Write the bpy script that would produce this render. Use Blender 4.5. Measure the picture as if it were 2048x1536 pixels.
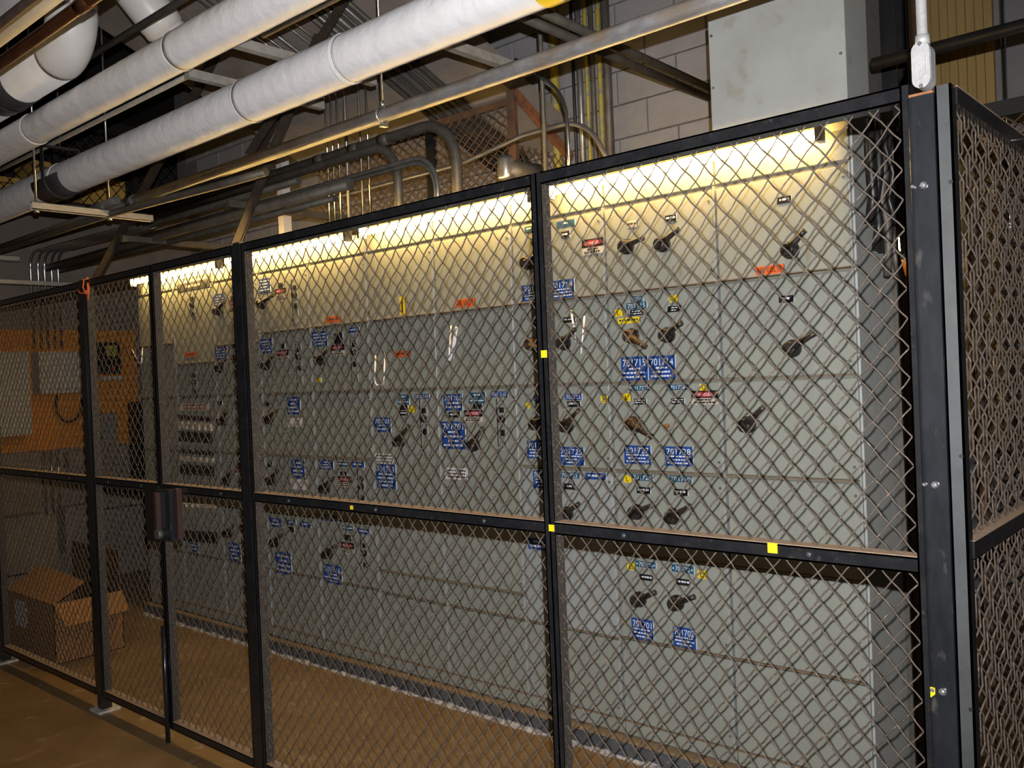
import bpy, math, random
from math import radians, sin, cos, pi, sqrt, atan2
from mathutils import Vector, Matrix

for o in list(bpy.data.objects):
    bpy.data.objects.remove(o)
random.seed(7)
SC = bpy.context.scene
COL = SC.collection

# ------------------------------------------------------------------ camera
F_PX, YAW, PITCH, ROLL, CAM_H = 1790.0, radians(41.5), radians(-0.45), radians(-2.4), 1.62
fw = Vector((-sin(YAW) * cos(PITCH), cos(YAW) * cos(PITCH), sin(PITCH)))
r0 = Vector((cos(YAW), sin(YAW), 0.0))
u0 = r0.cross(fw)
rt = cos(ROLL) * r0 + sin(ROLL) * u0
up = -sin(ROLL) * r0 + cos(ROLL) * u0
CAM = Vector((0.0, 0.0, CAM_H))
cam_d = bpy.data.cameras.new('camera')
cam_d.sensor_width = 36.0
cam_d.lens = F_PX * 36.0 / 2048.0
cam_d.clip_start = 0.05
cam_o = bpy.data.objects.new('camera', cam_d)
COL.objects.link(cam_o)
cam_o.matrix_world = Matrix(((rt.x, up.x, -fw.x, CAM.x), (rt.y, up.y, -fw.y, CAM.y), (rt.z, up.z, -fw.z, CAM.z), (0, 0, 0, 1)))
SC.camera = cam_o

# ------------------------------------------------------------------ world, flash, exposure
SC.view_settings.view_transform = 'Standard'
SC.view_settings.look = 'None'
SC.view_settings.gamma = 1.0
SC.view_settings.exposure = 0.0
SC.view_settings.use_curve_mapping = False
wd = bpy.data.worlds.new('world')
SC.world = wd
wd.use_nodes = True
wd.node_tree.nodes['Background'].inputs[0].default_value = (1.0, 0.72, 0.45, 1)
wd.node_tree.nodes['Background'].inputs[1].default_value = 0.008
fl = bpy.data.lights.new('camera_flash', 'SPOT')          # the photographer's flash, above and a little right of the lens
fl.energy = 650.0
fl.spot_size = radians(108)
fl.spot_blend = 1.0
fl.color = (1.0, 0.985, 0.985)
fl.shadow_soft_size = 0.007
flo = bpy.data.objects.new('camera_flash', fl)
flo.location = CAM + up * 0.105 + rt * 0.03 - fw * 0.03
flo.rotation_euler = cam_o.matrix_world.to_euler()
COL.objects.link(flo)

# ------------------------------------------------------------------ pixel to place helpers (frame 2048 x 1536)
def ray(px, py):
    return rt * ((px - 1024.0) / F_PX) - up * ((py - 768.0) / F_PX) + fw
def on_y(px, py, Y):
    d = ray(px, py); return CAM + d * (Y / d.y)
def on_x(px, py, X):
    d = ray(px, py); return CAM + d * (X / d.x)
def on_z(px, py, Z):
    d = ray(px, py); return CAM + d * ((Z - CAM_H) / d.z)

# ------------------------------------------------------------------ materials
MATS = {}
def mat(name, c1, rough=0.6, metal=0.0, c2=None, scale=8.0, bump=0.0, bscale=40.0, lo=0.4, hi=0.65, stretch=(1, 1, 1), coat=0.0, c3=None, scale3=60.0, lo3=0.6, hi3=0.7, spec=0.5):
    m = bpy.data.materials.new(name); m.use_nodes = True
    nt = m.node_tree; b = nt.nodes['Principled BSDF']
    b.inputs['Roughness'].default_value = rough
    b.inputs['Metallic'].default_value = metal
    b.inputs['Coat Weight'].default_value = coat
    b.inputs['Specular IOR Level'].default_value = spec
    b.inputs['Base Color'].default_value = (*c1, 1)
    if c2 or bump or c3:
        tc = nt.nodes.new('ShaderNodeTexCoord'); mp = nt.nodes.new('ShaderNodeMapping')
        mp.inputs['Scale'].default_value = stretch
        nt.links.new(tc.outputs['Object'], mp.inputs['Vector'])
    last = None
    if c2:
        n = nt.nodes.new('ShaderNodeTexNoise'); n.inputs['Scale'].default_value = scale; n.inputs['Detail'].default_value = 6
        n.inputs['Roughness'].default_value = 0.65
        nt.links.new(mp.outputs[0], n.inputs['Vector'])
        r = nt.nodes.new('ShaderNodeValToRGB')
        r.color_ramp.elements[0].position = lo; r.color_ramp.elements[0].color = (*c1, 1)
        r.color_ramp.elements[1].position = hi; r.color_ramp.elements[1].color = (*c2, 1)
        nt.links.new(n.outputs['Fac'], r.inputs['Fac']); last = r.outputs['Color']
    if c3:
        n = nt.nodes.new('ShaderNodeTexNoise'); n.inputs['Scale'].default_value = scale3; n.inputs['Detail'].default_value = 4
        nt.links.new(mp.outputs[0], n.inputs['Vector'])
        r = nt.nodes.new('ShaderNodeMapRange'); r.inputs['From Min'].default_value = lo3; r.inputs['From Max'].default_value = hi3
        nt.links.new(n.outputs['Fac'], r.inputs['Value'])
        mx = nt.nodes.new('ShaderNodeMixRGB'); mx.inputs['Color2'].default_value = (*c3, 1)
        if last: nt.links.new(last, mx.inputs['Color1'])
        else: mx.inputs['Color1'].default_value = (*c1, 1)
        nt.links.new(r.outputs['Result'], mx.inputs['Fac']); last = mx.outputs['Color']
    if last: nt.links.new(last, b.inputs['Base Color'])
    if bump:
        n = nt.nodes.new('ShaderNodeTexNoise'); n.inputs['Scale'].default_value = bscale; n.inputs['Detail'].default_value = 5
        nt.links.new(mp.outputs[0], n.inputs['Vector'])
        bp = nt.nodes.new('ShaderNodeBump'); bp.inputs['Strength'].default_value = bump; bp.inputs['Distance'].default_value = 0.01
        nt.links.new(n.outputs['Fac'], bp.inputs['Height']); nt.links.new(bp.outputs['Normal'], b.inputs['Normal'])
    MATS[name] = m
    return m
def emis(name, col, s):
    m = bpy.data.materials.new(name); m.use_nodes = True
    b = m.node_tree.nodes['Principled BSDF']
    b.inputs['Base Color'].default_value = (*col, 1)
    b.inputs['Emission Color'].default_value = (*col, 1); b.inputs['Emission Strength'].default_value = s
    MATS[name] = m; return m

mat('cabinet', (0.25, 0.263, 0.230), 0.42, 0.0, (0.218, 0.23, 0.198), 3.0, 0.03, 160, c3=(0.19, 0.165, 0.12), scale3=9, lo3=0.66, hi3=0.80, stretch=(1.6, 1, 0.7))
mat('cabinet_pale', (0.285, 0.30, 0.295), 0.4, 0.0, (0.255, 0.268, 0.264), 3.0, 0.03, 160)
mat('cabinet_edge', (0.17, 0.165, 0.135), 0.5, 0.0, (0.12, 0.11, 0.085), 6.0)
mat('cabinet_dusty', (0.24, 0.165, 0.09), 0.85, 0.0, (0.18, 0.12, 0.065), 14.0, 0.1)
mat('plinth', (0.085, 0.095, 0.10), 0.5, 0.0, (0.05, 0.055, 0.06), 9.0)
mat('sealant', (0.42, 0.41, 0.42), 0.9, 0.0, (0.12, 0.12, 0.13), 55.0, 0.6, 70)
mat('fence_black', (0.008, 0.0085, 0.010), 0.25, 0.0, (0.014, 0.014, 0.015), 18.0, c3=(0.05, 0.04, 0.032), scale3=55, lo3=0.62, hi3=0.80, coat=0.2)
mat('fence_speckle', (0.022, 0.018, 0.015), 0.8, 0.0, (0.03, 0.025, 0.02), 30.0, c3=(0.085, 0.066, 0.05), scale3=130, lo3=0.55, hi3=0.66)
mat('fence_dust', (0.20, 0.14, 0.095), 0.95, 0.0, (0.26, 0.18, 0.12), 60.0)
mat('wire', (0.072, 0.055, 0.042), 0.7, 0.0, (0.040, 0.031, 0.024), 40.0, c3=(0.145, 0.108, 0.078), scale3=80, lo3=0.55, hi3=0.7)
mat('wire_far', (0.14, 0.085, 0.05), 0.8, 0.0, (0.09, 0.05, 0.03), 30.0)
mat('post_steel', (0.018, 0.020, 0.023), 0.25, 0.15, (0.010, 0.0115, 0.0135), 14.0, c3=(0.11, 0.10, 0.085), scale3=30, lo3=0.62, hi3=0.85, stretch=(1, 1, 0.35), coat=0.25)
mat('post_flange', (0.050, 0.054, 0.055), 0.4, 0.1, (0.038, 0.041, 0.043), 12.0)
mat('rust', (0.28, 0.11, 0.04), 0.9, 0.0, (0.15, 0.06, 0.03), 22.0)
mat('rust_dark', (0.085, 0.050, 0.034), 0.85, 0.0, (0.20, 0.09, 0.035), 9.0, lo=0.5, hi=0.7)
mat('white_wrap', (0.84, 0.84, 0.86), 0.6, 0.0, (0.79, 0.79, 0.81), 5.0, 0.8, 11.0)
mat('white_smooth', (0.82, 0.81, 0.80), 0.38, 0.0, (0.72, 0.71, 0.69), 4.0, 0.1, 5.0)
mat('shield', (0.10, 0.105, 0.115), 0.4, 0.6, (0.065, 0.067, 0.072), 10.0)
mat('galvanised', (0.36, 0.36, 0.37), 0.40, 0.5, (0.22, 0.22, 0.23), 22.0, c3=(0.30, 0.235, 0.165), scale3=12, lo3=0.5, hi3=0.75, stretch=(0.5, 1, 1))
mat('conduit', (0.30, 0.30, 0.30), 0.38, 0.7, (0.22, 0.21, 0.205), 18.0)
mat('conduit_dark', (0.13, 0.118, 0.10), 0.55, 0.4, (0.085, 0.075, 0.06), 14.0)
mat('conduit_shiny', (0.62, 0.62, 0.63), 0.2, 0.95, (0.5, 0.5, 0.5), 20.0)
mat('zinc', (0.60, 0.61, 0.62), 0.28, 0.9)
mat('strut', (0.46, 0.43, 0.38), 0.55, 0.4, (0.36, 0.33, 0.29), 18.0)
mat('copper', (0.20, 0.075, 0.035), 0.35, 0.7, (0.10, 0.042, 0.022), 14.0, c3=(0.42, 0.17, 0.07), scale3=20, lo3=0.62, hi3=0.78, stretch=(0.4, 1, 1))
mat('brown_pipe', (0.13, 0.09, 0.075), 0.55, 0.2, (0.09, 0.06, 0.05), 15.0)
mat('slate_pipe', (0.085, 0.085, 0.08), 0.5, 0.3, (0.06, 0.06, 0.055), 15.0)
mat('yellow_pipe', (0.42, 0.33, 0.045), 0.55, 0.0, (0.22, 0.22, 0.16), 12.0, lo=0.5, hi=0.6)
mat('block', (0.285, 0.28, 0.295), 0.92, 0.0, (0.25, 0.245, 0.255), 7.0, 0.35, 60.0)
mat('mortar', (0.16, 0.15, 0.155), 0.95, 0.0, (0.13, 0.12, 0.12), 30.0)
mat('slab', (0.27, 0.235, 0.205), 0.95, 0.0, (0.21, 0.18, 0.155), 4.0, 0.2, 30.0)
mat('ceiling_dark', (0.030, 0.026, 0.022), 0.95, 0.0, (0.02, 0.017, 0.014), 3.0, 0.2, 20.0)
mat('left_wall', (0.20, 0.17, 0.145), 0.95, 0.0, (0.15, 0.128, 0.11), 3.0, 0.2, 40.0)
mat('brace', (0.032, 0.026, 0.021), 0.65, 0.2, (0.055, 0.040, 0.028), 22.0)
mat('black_steel', (0.012, 0.012, 0.013), 0.45, 0.0, (0.02, 0.018, 0.017), 10.0)
mat('yellow_board', (0.50, 0.335, 0.12), 0.7, 0.0, (0.43, 0.28, 0.10), 3.0, stretch=(6, 6, 0.6))
mat('brown_column', (0.22, 0.175, 0.14), 0.85, 0.0, (0.16, 0.125, 0.10), 6.0)
mat('grey_box', (0.34, 0.35, 0.335), 0.5, 0.0, (0.30, 0.305, 0.285), 5.0, 0.05, 60.0, c3=(0.24, 0.22, 0.17), scale3=11, lo3=0.6, hi3=0.8)
mat('orange_ply_and_glow', (0.58, 0.19, 0.008), 0.7, 0.0, (0.47, 0.15, 0.006), 6.0, stretch=(1, 1, 4))  # plywood colour on the left wall; painted lamp glow in the right gap
mat('wall_box', (0.40, 0.38, 0.34), 0.55, 0.0, (0.35, 0.33, 0.295), 5.0)
mat('wall_box_dark', (0.17, 0.165, 0.155), 0.6, 0.0, (0.13, 0.125, 0.115), 6.0)
mat('black_plastic', (0.012, 0.011, 0.010), 0.4)
mat('handle', (0.015, 0.013, 0.012), 0.42, 0.0, (0.03, 0.024, 0.02), 30.0)
mat('handle_worn', (0.10, 0.055, 0.025), 0.5, 0.3, (0.02, 0.016, 0.012), 25.0, lo=0.45, hi=0.6)
mat('plate_blue', (0.016, 0.055, 0.22), 0.38)
mat('plate_teal', (0.018, 0.075, 0.13), 0.4)
mat('plate_black', (0.012, 0.012, 0.013), 0.4)
mat('plate_white', (0.55, 0.53, 0.53), 0.5)
mat('plate_cream', (0.45, 0.40, 0.33), 0.5)
mat('plate_red', (0.36, 0.03, 0.03), 0.5)
mat('plate_orange', (0.60, 0.10, 0.015), 0.5)
mat('plate_yellow', (0.70, 0.52, 0.01), 0.45)
mat('lettering', (0.62, 0.65, 0.72), 0.5)
mat('ink', (0.02, 0.02, 0.02), 0.6)
mat('strap', (0.80, 0.79, 0.84), 0.5)
mat('cardboard', (0.24, 0.115, 0.038), 0.9, 0.0, (0.20, 0.095, 0.03), 5.0)
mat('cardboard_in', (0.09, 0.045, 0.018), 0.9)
mat('paper_label', (0.42, 0.40, 0.42), 0.7)
mat('orange_cord', (0.75, 0.14, 0.03), 0.5)
mat('foot_grout', (0.45, 0.43, 0.39), 0.9, 0.0, (0.25, 0.22, 0.17), 40.0)
mat('alum', (0.40, 0.40, 0.40), 0.42, 0.35, (0.33, 0.33, 0.33), 30.0, 0.1, 120)
mat('fixture', (0.13, 0.085, 0.04), 0.6)
mat('device_green', (0.08, 0.22, 0.03), 0.4)
mat('device_yellow', (0.5, 0.30, 0.03), 0.4)
mat('device_red', (0.45, 0.03, 0.015), 0.4)
mat('yellow_carton', (0.62, 0.38, 0.08), 0.8, 0.0, (0.52, 0.30, 0.06), 4.0)
mat('red_brown', (0.035, 0.014, 0.010), 0.6)
emis('tube_lit', (1.0, 0.63, 0.19), 68.0)
emis('lamp_lit', (1.0, 0.72, 0.30), 25.0)

# floor: brown stained concrete
def floor_mat():
    m = bpy.data.materials.new('floor_concrete'); m.use_nodes = True; nt = m.node_tree; b = nt.nodes['Principled BSDF']
    tc = nt.nodes.new('ShaderNodeTexCoord')
    n1 = nt.nodes.new('ShaderNodeTexNoise'); n1.inputs['Scale'].default_value = 1.6; n1.inputs['Detail'].default_value = 8; n1.inputs['Roughness'].default_value = 0.7
    n2 = nt.nodes.new('ShaderNodeTexNoise'); n2.inputs['Scale'].default_value = 9; n2.inputs['Detail'].default_value = 8
    nt.links.new(tc.outputs['Object'], n1.inputs['Vector']); nt.links.new(tc.outputs['Object'], n2.inputs['Vector'])
    r = nt.nodes.new('ShaderNodeValToRGB')
    r.color_ramp.elements[0].position = 0.36; r.color_ramp.elements[0].color = (0.142, 0.086, 0.037, 1)
    r.color_ramp.elements[1].position = 0.66; r.color_ramp.elements[1].color = (0.215, 0.14, 0.068, 1)
    nt.links.new(n1.outputs['Fac'], r.inputs['Fac'])
    r2 = nt.nodes.new('ShaderNodeMapRange'); r2.inputs['From Min'].default_value = 0.60; r2.inputs['From Max'].default_value = 0.72
    nt.links.new(n2.outputs['Fac'], r2.inputs['Value'])
    mx = nt.nodes.new('ShaderNodeMixRGB'); mx.inputs['Color2'].default_value = (0.27, 0.20, 0.12, 1)
    nt.links.new(r2.outputs['Result'], mx.inputs['Fac']); nt.links.new(r.outputs['Color'], mx.inputs['Color1'])
    nt.links.new(mx.outputs['Color'], b.inputs['Base Color'])
    rr = nt.nodes.new('ShaderNodeMapRange'); rr.inputs['To Min'].default_value = 0.30; rr.inputs['To Max'].default_value = 0.55
    nt.links.new(n2.outputs['Fac'], rr.inputs['Value']); nt.links.new(rr.outputs['Result'], b.inputs['Roughness'])
    bp = nt.nodes.new('ShaderNodeBump'); bp.inputs['Strength'].default_value = 0.12; bp.inputs['Distance'].default_value = 0.01
    nt.links.new(n2.outputs['Fac'], bp.inputs['Height']); nt.links.new(bp.outputs['Normal'], b.inputs['Normal'])
    MATS['floor_concrete'] = m
floor_mat()

# ------------------------------------------------------------------ mesh builder
class MB:
    def __init__(s): s.v = []; s.f = []; s.mi = []; s.sm = []
    def _add(s, vs, fs, m=0, smooth=False):
        b = len(s.v); s.v += [tuple(v) for v in vs]
        for f in fs:
            s.f.append(tuple(b + i for i in f)); s.mi.append(m); s.sm.append(smooth)
        return s
    def box(s, x0, x1, y0, y1, z0, z1, m=0, bev=0.0):
        if bev <= 0:
            vs = [(x0, y0, z0), (x1, y0, z0), (x1, y1, z0), (x0, y1, z0), (x0, y0, z1), (x1, y0, z1), (x1, y1, z1), (x0, y1, z1)]
            return s._add(vs, [(3, 2, 1, 0), (4, 5, 6, 7), (0, 1, 5, 4), (1, 2, 6, 5), (2, 3, 7, 6), (3, 0, 4, 7)], m)
        # front face (toward -Y) chamfered
        b = bev
        vs = [(x0, y0 + b, z0), (x1, y0 + b, z0), (x1, y1, z0), (x0, y1, z0), (x0, y0 + b, z1), (x1, y0 + b, z1), (x1, y1, z1), (x0, y1, z1),
              (x0 + b, y0, z0 + b), (x1 - b, y0, z0 + b), (x1 - b, y0, z1 - b), (x0 + b, y0, z1 - b)]
        return s._add(vs, [(3, 2, 1, 0), (4, 5, 6, 7), (1, 2, 6, 5), (2, 3, 7, 6), (3, 0, 4, 7), (8, 9, 10, 11), (0, 1, 9, 8), (1, 5, 10, 9), (5, 4, 11, 10), (4, 0, 8, 11)], m)
    def obox(s, p0, p1, w, h, upv=(0, 0, 1), m=0):
        p0 = Vector(p0); p1 = Vector(p1); d = (p1 - p0).normalized(); a = d.cross(Vector(upv))
        if a.length < 1e-5: a = d.cross(Vector((0, 1, 0)))
        a.normalize(); c = a.cross(d); a *= w / 2; c *= h / 2
        vs = [p0 - a - c, p0 + a - c, p0 + a + c, p0 - a + c, p1 - a - c, p1 + a - c, p1 + a + c, p1 - a + c]
        return s._add(vs, [(0, 1, 2, 3), (7, 6, 5, 4), (1, 0, 4, 5), (2, 1, 5, 6), (3, 2, 6, 7), (0, 3, 7, 4)], m)
    def tube(s, pts, r, n=10, m=0, cap=True, smooth=True):
        pts = [Vector(p) for p in pts]; R = r if isinstance(r, (list, tuple)) else [r] * len(pts)
        t0 = (pts[1] - pts[0]).normalized()
        a = t0.cross(Vector((0, 0, 1)))
        if a.length < 0.05: a = t0.cross(Vector((0, 1, 0)))
        a.normalize(); rings = []
        for i, p in enumerate(pts):
            if i == 0: t = t0
            elif i == len(pts) - 1: t = (pts[i] - pts[i - 1]).normalized()
            else:
                t = (pts[i + 1] - pts[i]).normalized() + (pts[i] - pts[i - 1]).normalized()
                t = t.normalized() if t.length > 1e-6 else t0
            a = (a - t * a.dot(t)); a.normalize(); b = t.cross(a)
            rings.append([p + (a * cos(2 * pi * k / n) + b * sin(2 * pi * k / n)) * R[i] for k in range(n)])
        vs = [v for rg in rings for v in rg]; fs = []
        for i in range(len(pts) - 1):
            for k in range(n):
                k2 = (k + 1) % n
                fs.append((i * n + k, i * n + k2, (i + 1) * n + k2, (i + 1) * n + k))
        s._add(vs, fs, m, smooth)
        if cap:
            b0 = len(s.v) - len(vs)
            s.f.append(tuple(b0 + k for k in reversed(range(n)))); s.mi.append(m); s.sm.append(False)
            e = b0 + (len(pts) - 1) * n
            s.f.append(tuple(e + k for k in range(n))); s.mi.append(m); s.sm.append(False)
        return s
    def poly(s, pts2, y0, y1, m=0):
        # outline in XZ given as list of (x, z); extruded from y0 (front) to y1
        n = len(pts2)
        vs = [(x, y0, z) for x, z in pts2] + [(x, y1, z) for x, z in pts2]
        fs = [tuple(range(n)), tuple(reversed(range(n, 2 * n)))] + [((i + 1) % n, i, n + i, n + (i + 1) % n) for i in range(n)]
        return s._add(vs, fs, m)
    def build(s, name, mats, parent=None, origin=None, kind=None, **props):
        me = bpy.data.meshes.new(name)
        o0 = Vector(origin) if origin is not None else (parent_origin(parent) if parent else Vector((0, 0, 0)))
        me.from_pydata([(v[0] - o0.x, v[1] - o0.y, v[2] - o0.z) for v in s.v], [], s.f)
        if isinstance(mats, str): mats = [mats]
        for m in mats: me.materials.append(MATS[m])
        me.polygons.foreach_set('material_index', s.mi)
        me.polygons.foreach_set('use_smooth', s.sm)
        me.update()
        o = bpy.data.objects.new(name, me); COL.objects.link(o)
        if parent is not None: o.parent = parent
        else: o.location = o0
        ORI[o.name] = o0
        if kind: o['kind'] = kind
        for k, v in props.items(): o[k] = v
        return o
ORI = {}
def parent_origin(p): return ORI[p.name]
def thing(name, label, cat, loc=(0, 0, 0), group=None):
    o = bpy.data.objects.new(name, None); COL.objects.link(o)
    o.empty_display_size = 0.1
    o.location = loc; ORI[o.name] = Vector(loc)
    o['label'] = label; o['category'] = cat
    if group: o['group'] = group
    return o
def arc(c, a, b, R, a0, a1, n=8):
    c = Vector(c); a = Vector(a); b = Vector(b)
    return [c + a * (R * cos(a0 + (a1 - a0) * i / n)) + b * (R * sin(a0 + (a1 - a0) * i / n)) for i in range(n + 1)]
def bend(points, R, n=7):
    """polyline with rounded corners"""
    P = [Vector(p) for p in points]; out = [P[0]]
    for i in range(1, len(P) - 1):
        d0 = (P[i - 1] - P[i]).normalized(); d1 = (P[i + 1] - P[i]).normalized()
        ang = d0.angle(d1); t = min(R / math.tan(ang / 2), (P[i - 1] - P[i]).length * 0.49, (P[i + 1] - P[i]).length * 0.49)
        Rr = t * math.tan(ang / 2); bis = (d0 + d1).normalized(); c = P[i] + bis * (Rr / sin(ang / 2))
        p0 = P[i] + d0 * t; p1 = P[i] + d1 * t; v0 = p0 - c; v1 = p1 - c; tot = v0.angle(v1); ax = v0.cross(v1).normalized()
        for k in range(n + 1):
            out.append(c + Matrix.Rotation(tot * k / n, 3, ax) @ v0)
    out.append(P[-1]); return out
def struct(o): o['kind'] = 'structure'; return o

# ================================================================== THE SETTING
YC = 3.12          # front plane of the switchgear
YF = 2.0           # plane of the front fence
YW = 4.45          # block wall behind
m = MB().box(-12, 4, -4, 9, -0.1, 0.0); struct(m.build('floor', 'floor_concrete'))
# block wall, every block a piece of its own
wb = MB().box(-8.2, -1.55, YW + 0.012, YW + 0.2, 0.0, 4.6).build('wall_back', 'mortar'); struct(wb)
bl = MB().box(-0.196, 0.196, 0, 0.03, -0.096, 0.096, bev=0.005)
blk = None; cnt = 0
for row in range(11):
    z = 2.30 + row * 0.2
    for c in range(17):
        x = -1.80 - c * 0.4 - (0.2 if row % 2 else 0.0)
        if x < -7.9: continue
        if blk is None:
            o = bl.build('concrete_block', 'block', wb); blk = o
        else:
            o = bpy.data.objects.new('concrete_block', blk.data); COL.objects.link(o); o.parent = wb
        o.location = (x, YW - 0.012 + random.uniform(-0.002, 0.002), z)
struct(MB().box(-8.25, -8.0, -4, YW + 0.2, 0, 3.28).build('wall_left', 'left_wall'))
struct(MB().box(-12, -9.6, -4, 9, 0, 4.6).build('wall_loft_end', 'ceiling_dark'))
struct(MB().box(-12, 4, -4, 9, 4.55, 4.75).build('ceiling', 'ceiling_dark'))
struct(MB().box(-3.4, 4, 6.55, 6.75, 0, 4.6).build('wall_far', 'block'))
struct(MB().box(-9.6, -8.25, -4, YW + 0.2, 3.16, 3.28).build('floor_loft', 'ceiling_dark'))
# sloping slab over the left part of the corridor
sx0, sx1 = -5.45, -3.36
def zs(y): return 3.02 + (YW - y) * 0.43
sl = MB()
for i, (a, b) in enumerate([(sx0 + k * 0.70, min(sx0 + (k + 1) * 0.70, sx1)) for k in range(3)]):
    g = 0.004
    sl._add([(a + g, 2.3, zs(2.3)), (b - g, 2.3, zs(2.3)), (b - g, YW, zs(YW)), (a + g, YW, zs(YW)),
             (a + g, 2.3, zs(2.3) + 0.16), (b - g, 2.3, zs(2.3) + 0.16), (b - g, YW, zs(YW) + 0.16), (a + g, YW, zs(YW) + 0.16)],
            [(0, 1, 2, 3), (7, 6, 5, 4), (1, 0, 4, 5), (2, 1, 5, 6), (3, 2, 6, 7), (0, 3, 7, 4)])
struct(sl.build('ceiling_slope', 'slab'))

# ================================================================== FLUORESCENT LIGHTS over the cabinet fronts
FIX = [(-2.44, -1.22, 'fluorescent tube light over the rightmost cabinets, beside the grey top box'),
       (-3.72, -2.52, 'fluorescent tube light over the cabinets between the two middle fence stiles'),
       (-5.04, -3.82, 'fluorescent tube light right of the gate, over the cabinets with slot handles'),
       (-6.30, -5.12, 'fluorescent tube light behind the double gate, over the leftmost cabinets')]
for x0, x1, lab in FIX:
    t = thing('fluorescent_light', lab, 'light', ((x0 + x1) / 2, 3.08, 2.47), 'tube lights over the cabinet fronts')
    MB().box(x0, x1, 3.010, 3.080, 2.445, 2.50).build('housing', 'fixture', t)
    MB().tube([(x0 + 0.02, 3.045, 2.415), (x1 - 0.02, 3.045, 2.415)], 0.018, 12).build('tube', 'tube_lit', t)
    for xx in (x0, x1 - 0.018):
        MB().box(xx, xx + 0.018, 3.02, 3.07, 2.385, 2.45).build('lamp_holder', 'plate_white', t)
    for xx in (x0 + 0.2, x1 - 0.2):
        MB().obox((xx, 3.08, 2.503), (xx, 3.132, 2.503), 0.03, 0.006).build('bracket', 'conduit_dark', t)

# ================================================================== SWITCHGEAR
XB = [-1.155 - 0.5222 * i for i in range(11)]         # section boundaries from the right
ROWS = [2.315, 1.95, 1.577, 1.207, 0.855, 0.50, 0.145]
ROWSETS = [ROWS, ROWS,
           [2.315, 1.95, 1.577, 1.207, 0.49, 0.145],
           [2.315, 1.95, 1.577, 0.61, 0.49, 0.145],
           [2.315, 1.95, 1.577, 0.61, 0.49, 0.145],
           [2.315, 1.95, 1.577, 1.207, 0.855, 0.50, 0.145],
           [2.315, 1.95, 1.577, 1.207, 0.855, 0.50, 0.145],
           [2.315, 1.90, 1.577, 1.207, 0.855, 0.50, 0.145],
           [2.315, 1.80, 1.577, 1.207, 0.855, 0.50, 0.145],
           [2.315, 1.95, 1.577, 1.207, 0.855, 0.50, 0.145]]
CLAB = ['rightmost grey switchgear section with three lever handles and an orange 480 VOLTS sticker',
        'grey switchgear section with paired lever handles and plates 701714 and 701715',
        'grey switchgear section behind the fence stile with two yellow stickers, blue plates 701725',
        'grey switchgear section with plate 701701, slot breaker and two white hanging straps',
        'grey switchgear section with plate 701703 and a white U-shaped strap',
        'grey switchgear section with DANGER stickers in three rows and a plate low down',
        'grey switchgear section just right of the gate post with five stacked lever handles',
        'grey switchgear section behind the right gate leaf with a column of lever handles',
        'grey switchgear section with rows of small breakers and the dark sign at its top',
        'leftmost grey switchgear section, partly behind the gate meeting stiles']
CABS = []; DOORS = []
for i in range(10):
    x1, x0 = XB[i], XB[i + 1]
    t = thing('switchgear_cabinet', CLAB[i], 'cabinet', ((x0 + x1) / 2, YC, 0.0), 'switchgear lineup behind the fence')
    CABS.append(t)
    MB().box(x0 + 0.001, x1 - 0.001, YC + 0.008, YC + 0.345, 0.084, 2.425).build('body', 'cabinet_edge' if i else 'cabinet_edge', t)
    MB().box(x0 + 0.004, x1 - 0.004, YC - 0.004, YC + 0.01, 2.325, 2.43, bev=0.003).build('header_panel', 'cabinet', t)
    MB().box(x0 + 0.002, x1 - 0.002, YC - 0.002, YC + 0.01, 0.085, 0.14, bev=0.003).build('base_trim', 'cabinet', t)
    rows = ROWSETS[i]
    for k in range(len(rows) - 1):
        za, zb = rows[k], rows[k + 1]
        mt = 'cabinet_pale' if (i == 2 and k == 3) else 'cabinet'
        d = MB().box(x0 + 0.007, x1 - 0.007, YC - 0.010, YC + 0.01, zb + 0.004, za - 0.009, bev=0.004)
        lip = 0.037 if k == 0 else 0.016
        d.box(x0 + 0.004, x1 - 0.004, YC - lip, YC + 0.01, zb + 0.0005, zb + 0.003, m=1)      # dusty ledge between doors
        do = d.build('door', [mt, 'cabinet_dusty'], t)
        DOORS.append((x0, x1, zb, za, do))
        for zz in (za - 0.05, zb + 0.05):                     # door screws
            MB().tube([(x1 - 0.022, YC - 0.010, zz), (x1 - 0.022, YC - 0.014, zz)], 0.006, 8).build('screw', 'zinc', do)
    MB().box(x1 - 0.006, x1 - 0.0006, YC - 0.011, YC + 0.01, 0.145, 2.32).build('edge_strip', 'cabinet_pale', t)
# vertical side of the last section, wiring duct
t = CABS[0]
MB().box(XB[0], XB[0] + 0.008, YC + 0.002, YC + 0.345, 0.084, 2.43).build('side_panel', 'grey_box', t)
MB().box(-1.165, -1.135, YC + 0.37, YC + 0.40, 0.0, 2.6).build('riser_duct', 'conduit_dark', t)
# plinth under the whole line-up
t = thing('plinth', 'long dark housekeeping plinth with a dusty tan ledge under all the cabinets', 'plinth', (-3.75, 3.1, 0))
MB().box(-6.40, -1.15, 3.072, 3.46, 0.0, 0.072).build('base', 'plinth', t)
MB().box(-6.40, -1.15, 3.068, 3.46, 0.072, 0.082).build('dusty_ledge', 'cabinet_dusty', t)
sb = MB(); x = -6.40
while x < -1.16:
    w = random.uniform(0.03, 0.09); hh = random.uniform(0.006, 0.022)
    sb._add([(x, 3.072, 0), (x + w, 3.072, 0), (x + w, 3.072 - hh * 1.4, 0), (x, 3.072 - hh * 1.2, 0), (x, 3.071, hh), (x + w, 3.071, hh * 0.8)],
            [(3, 2, 5, 4), (0, 3, 4), (2, 1, 5)]); x += w * 0.97
sb.build('sealant_bead', 'sealant', t)

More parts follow.
